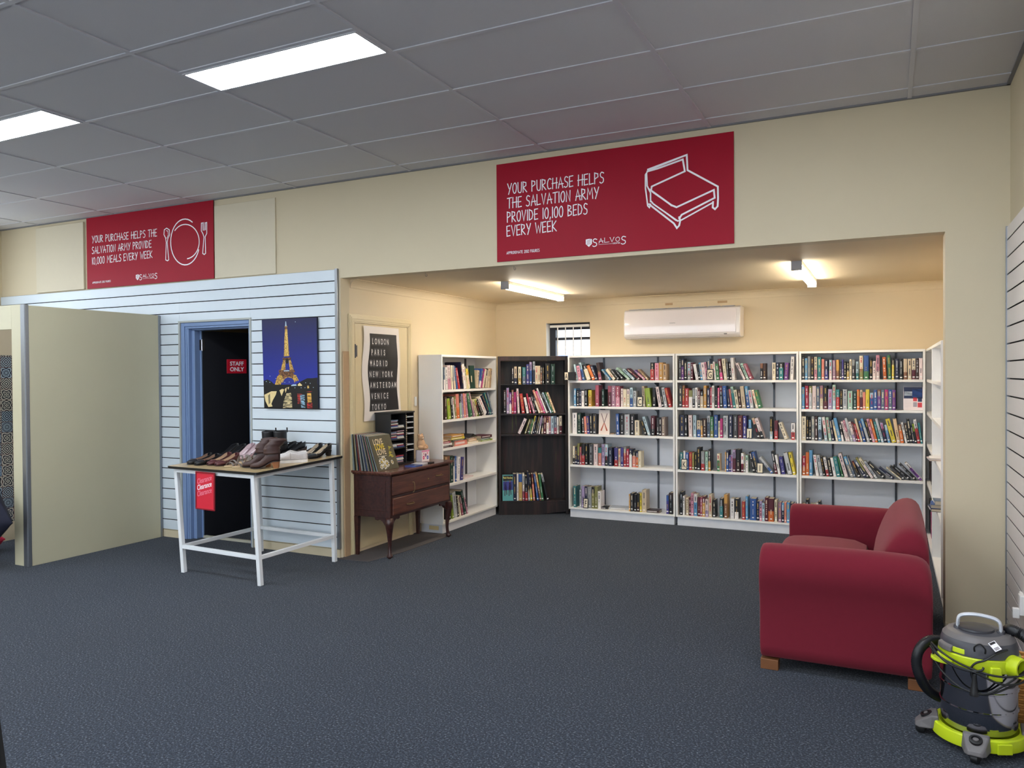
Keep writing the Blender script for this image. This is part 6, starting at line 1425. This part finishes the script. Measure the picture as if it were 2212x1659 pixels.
# carrying handle
side = Vector((cd_.y, -cd_.x, 0))  # across the view
if side.x < 0: side = -side
hp_ = [(-.088,.476),(-.088,.500),(-.082,.522),(-.060,.533),(-.02,.538),(.02,.537),(.062,.531),(.084,.520),(.092,.500),(.092,.476)]
P = smoothpath([side*(a*.86)+cd_*.0+Vector((0,0,z)) for a, z in hp_], 5)
rs = []
for i, p in enumerate(P):
    tg = (P[min(i+1, len(P)-1)]-P[max(i-1, 0)]).normalized(); nn = tg.cross(cd_).normalized()
    wv = .021 if (i < 10 or i > len(P)-11) else .017
    rs.append([p+cd_*(wv*math.cos(q))+nn*(.0070*math.sin(q)) for q in [2*PI*j/12 for j in range(12)]])
MB().rings(rs).build('carry_handle', mat('silver grey plastic', (196, 200, 208), .3, var=.02), vc, smooth=60)
m = MB(); 
for s_ in (-.0757, .079): 
    c_ = side*s_; m = MB(); m.rings([[c_+side*(.018*k*math.cos(q))+cd_*(.024*k*math.sin(q))+Vector((0,0,z)) for q in [2*PI*j/14 for j in range(14)]] for z, k in ((.452, 1.25), (.470, 1.0), (.484, .85))]); m.build('handle_post', M_DG, vc, smooth=50)
# small wire loop, tag, plug and cords
p0 = polar(-.02, .142, .432)
a0, a1 = polar(-.10, .1425, .425), polar(.16, .1425, .422)
MB().tube(smoothpath([a0, a0+Vector((0,0,.020))+cd_*.004, (a0+a1)/2+Vector((0,0,.036))+cd_*.006, a1+Vector((0,0,.020))+cd_*.004, a1], 6), .0032, 8).build('wire_loop', M_BLK, vc, smooth=60)
def cord(pts, r=.0042, name='power_cord'): return MB().tube(smoothpath([polar(*q) for q in pts], 8), r, 8).build(name, M_BLK, vc, smooth=60)
cord([(.75,.146,.440),(.40,.150,.425),(.15,.156,.400),(-.05,.158,.385),(-.15,.160,.365),(-.16,.158,.335),(-.10,.156,.300)])
cord([(-1.35,.175,.400),(-1.15,.185,.412),(-.85,.182,.398),(-.45,.174,.375),(0.0,.172,.356),(.40,.184,.348),(.85,.192,.352),(1.25,.196,.372)])
cord([(-1.38,.180,.385),(-1.15,.190,.395),(-.85,.188,.378),(-.45,.178,.360),(-.1,.176,.352),(.15,.176,.335),(.45,.186,.318),(.85,.192,.322),(1.25,.190,.345)])
cord([(-1.30,.176,.380),(-1.05,.180,.345),(-.75,.174,.305),(-.40,.165,.272),(-.05,.160,.262),(.25,.160,.266),(.55,.164,.288),(.90,.170,.315),(1.25,.176,.350)])
cord([(-1.2,.186,.408),(-.9,.190,.385),(-.6,.182,.360),(-.2,.176,.352),(.05,.174,.362),(.1,.170,.375)])
cord([(.05,.158,.262),(.25,.162,.272),(.5,.166,.300),(.8,.170,.330),(1.1,.18,.36)])
m = MB(); q0, q1 = polar(-.10,.157,.305), polar(-.10,.157,.262)
m.tube([q0+Vector((0,0,.03)), q0, q0-Vector((0,0,.01)), q1+Vector((0,0,.012)), q1, q1-Vector((0,0,.012))], [.007,.009,.011,.013,.017,.017], 12); m.build('plug', M_BLK, vc, smooth=50)
Mt = frame(polar(.30,.1350,.452), polar(.30+PI/2,1,0), polar(.30,-.5,.5).normalized())
m = MB().box(0, .030, -.028, .012, .001, .0022, M=Mt @ Matrix.Rotation(.5, 4, 'Z')); m.build('price_tag', M_SIGNWHITE, vc)
m = MB()
for k in range(3): m.box(.004, .024, -.024+k*.004, -.022+k*.004, .0023, .0028, M=Mt @ Matrix.Rotation(.5, 4, 'Z'))
m.box(.003, .027, .001, .010, .0023, .0028, M=Mt @ Matrix.Rotation(.5, 4, 'Z')); m.build('tag_print', M_BLK, vc)
# hoses
def hose(pts, name, r=.021):
    P = smoothpath(pts, 14); q = MB(); rr = [r*(1+.07*(1 if i % 2 else -1)) for i in range(len(P))]
    # resample finely for the corrugations
    return q.tube(P, rr, 18).build(name, mat('black corrugated hose', (20, 21, 26), .42, var=.1), vc, smooth=80)
sl = -side
hose([cd_*-.10+sl*.13+Vector((0,0,.375)), cd_*-.04+sl*.185+Vector((0,0,.385)), cd_*.0+sl*.222+Vector((0,0,.35)), cd_*.005+sl*.232+Vector((0,0,.29)), cd_*-.0+sl*.215+Vector((0,0,.225)), cd_*-.03+sl*.180+Vector((0,0,.165)), cd_*-.10+sl*.12+Vector((0,0,.12)), cd_*-.17+sl*.0+Vector((0,0,.10))], 'hose')
hose([side*.10-cd_*.08+Vector((0,0,.455)), side*.112-cd_*.02+Vector((0,0,.487)), side*.150+Vector((0,0,.482)), side*.185+cd_*.01+Vector((0,0,.455)), side*.215+cd_*.0+Vector((0,0,.430)), side*.225-cd_*.05+Vector((0,0,.39))], 'hose', .022)
# base ring with four caster pods
MB().lathe([(.136,.030),(.176,.034),(.178,.042),(.172,.078),(.166,.082),(.146,.080),(.1445,.074),(.136,.066)], 64).build('base_ring', M_LIME, vc, smooth=35)
MB().lathe([(.001,.028),(.146,.030),(.146,.052),(.001,.054)], 40).build('base_plate', M_DG, vc, smooth=35)
MB().rings(block(.52, .1765, .186, .030, .034, .076, .95)).build('base_clip', M_LIME, vc, bevel=.003)
for a in (-.05, -1.48, 1.60, 3.05):
    rd = polar(a, 1, 0); tg = Vector((-rd.y, rd.x, 0)); F_ = lambda r, t_, z: rd*r+tg*t_+Vector((0,0,z))
    rs = [[F_(.150,-.050,.05), F_(.150,.050,.05), F_(.150,.048,.098), F_(.150,-.048,.098)],
          [F_(.180,-.052,.040), F_(.180,.052,.040), F_(.176,.046,.096), F_(.176,-.046,.096)],
          [F_(.222,-.040,.034), F_(.222,.040,.034), F_(.215,.034,.070), F_(.215,-.034,.070)],
          [F_(.240,-.026,.036), F_(.240,.026,.036), F_(.236,.022,.052), F_(.236,-.022,.052)]]
    o = MB().rings(rs).build('caster_pod', M_MG, vc, bevel=.006, seg=3)
    c_ = F_(.196, 0, .088); nz_ = (rd*.45+Vector((0,0,1))).normalized(); e1 = tg; e2 = nz_.cross(e1)
    MB().rings([[c_+nz_*h+(e1*math.cos(q)+e2*math.sin(q))*r for q in [2*PI*j/24 for j in range(24)]] for h, r in ((-.012,.024),(.002,.024),(.003,.016),(-.002,.014))]).build('pod_socket', M_BLK, o, smooth=40)
    MB().rings([[c_+nz_*h+(e1*math.cos(q)+e2*math.sin(q)*.8)*r for q in [2*PI*j/20 for j in range(20)]] for h, r in ((-.004,.011),(.003,.010),(.004,.004))]).build('pod_cap', M_MG, o, smooth=40)
    w = F_(.215, 0, .0205); ax = (rd*.3+tg).normalized(); e1 = Vector((0,0,1)); e2 = ax.cross(e1)
    MB().rings([[w+ax*h+(e1*math.cos(q)+e2*math.sin(q))*r for q in [2*PI*j/20 for j in range(20)]] for h, r in ((-.015,.014),(-.012,.0195),(.012,.0195),(.015,.014))]).build('wheel', M_BLK, o, smooth=40)

# ---------------------------------------------------------------- books past the 300 largest become one object
def local_matrix(o): return Matrix.LocRotScale(o.location, o.rotation_euler, o.scale)
others = [o for o in ALLBOOKS if o.name not in SCORE]
n_face = sum(1 for o in COL.objects if o.parent is None and o.name.split('.')[0] == 'book') - len(ALLBOOKS)
keep = 300 - len(others) - n_face
ranked = sorted((n for n in SCORE), key=lambda n: -SCORE[n])
drop = [bpy.data.objects[n] for n in ranked[keep:]]
mb = MB(); slots = {}
for o in drop:
    M = local_matrix(o)
    for ch in [c for c in COL.objects if c.parent == o]:
        me = ch.data; Mc = M @ local_matrix(ch); base = len(mb.v)
        mb.v += [tuple(Mc @ v.co) for v in me.vertices]
        for p in me.polygons:
            mm = me.materials[p.material_index]; mb.f.append(tuple(i+base for i in p.vertices)); mb.m.append(slots.setdefault(mm.name, len(slots)))
        bpy.data.objects.remove(ch)
    bpy.data.objects.remove(o)
so = mb.build('books', [bpy.data.materials[n] for n in slots], recalc=False)
tag(so, 'remaining narrow books standing among the others along the bookcase shelves', 'books', kind='stuff')
# put every grouping Empty at the base of its thing
for o in [x for x in COL.objects if x.type == 'EMPTY' and x.parent is None and x.location.length < 1e-6]:
    kids = [c for c in COL.objects if c.parent == o]
    pts = [c.matrix_basis @ v.co for c in kids if c.type == 'MESH' for v in c.data.vertices]
    if not pts: continue
    b = Vector(((min(p.x for p in pts)+max(p.x for p in pts))/2, (min(p.y for p in pts)+max(p.y for p in pts))/2, min(p.z for p in pts)))
    o.location = b
    for c in kids: c.location = c.location - b
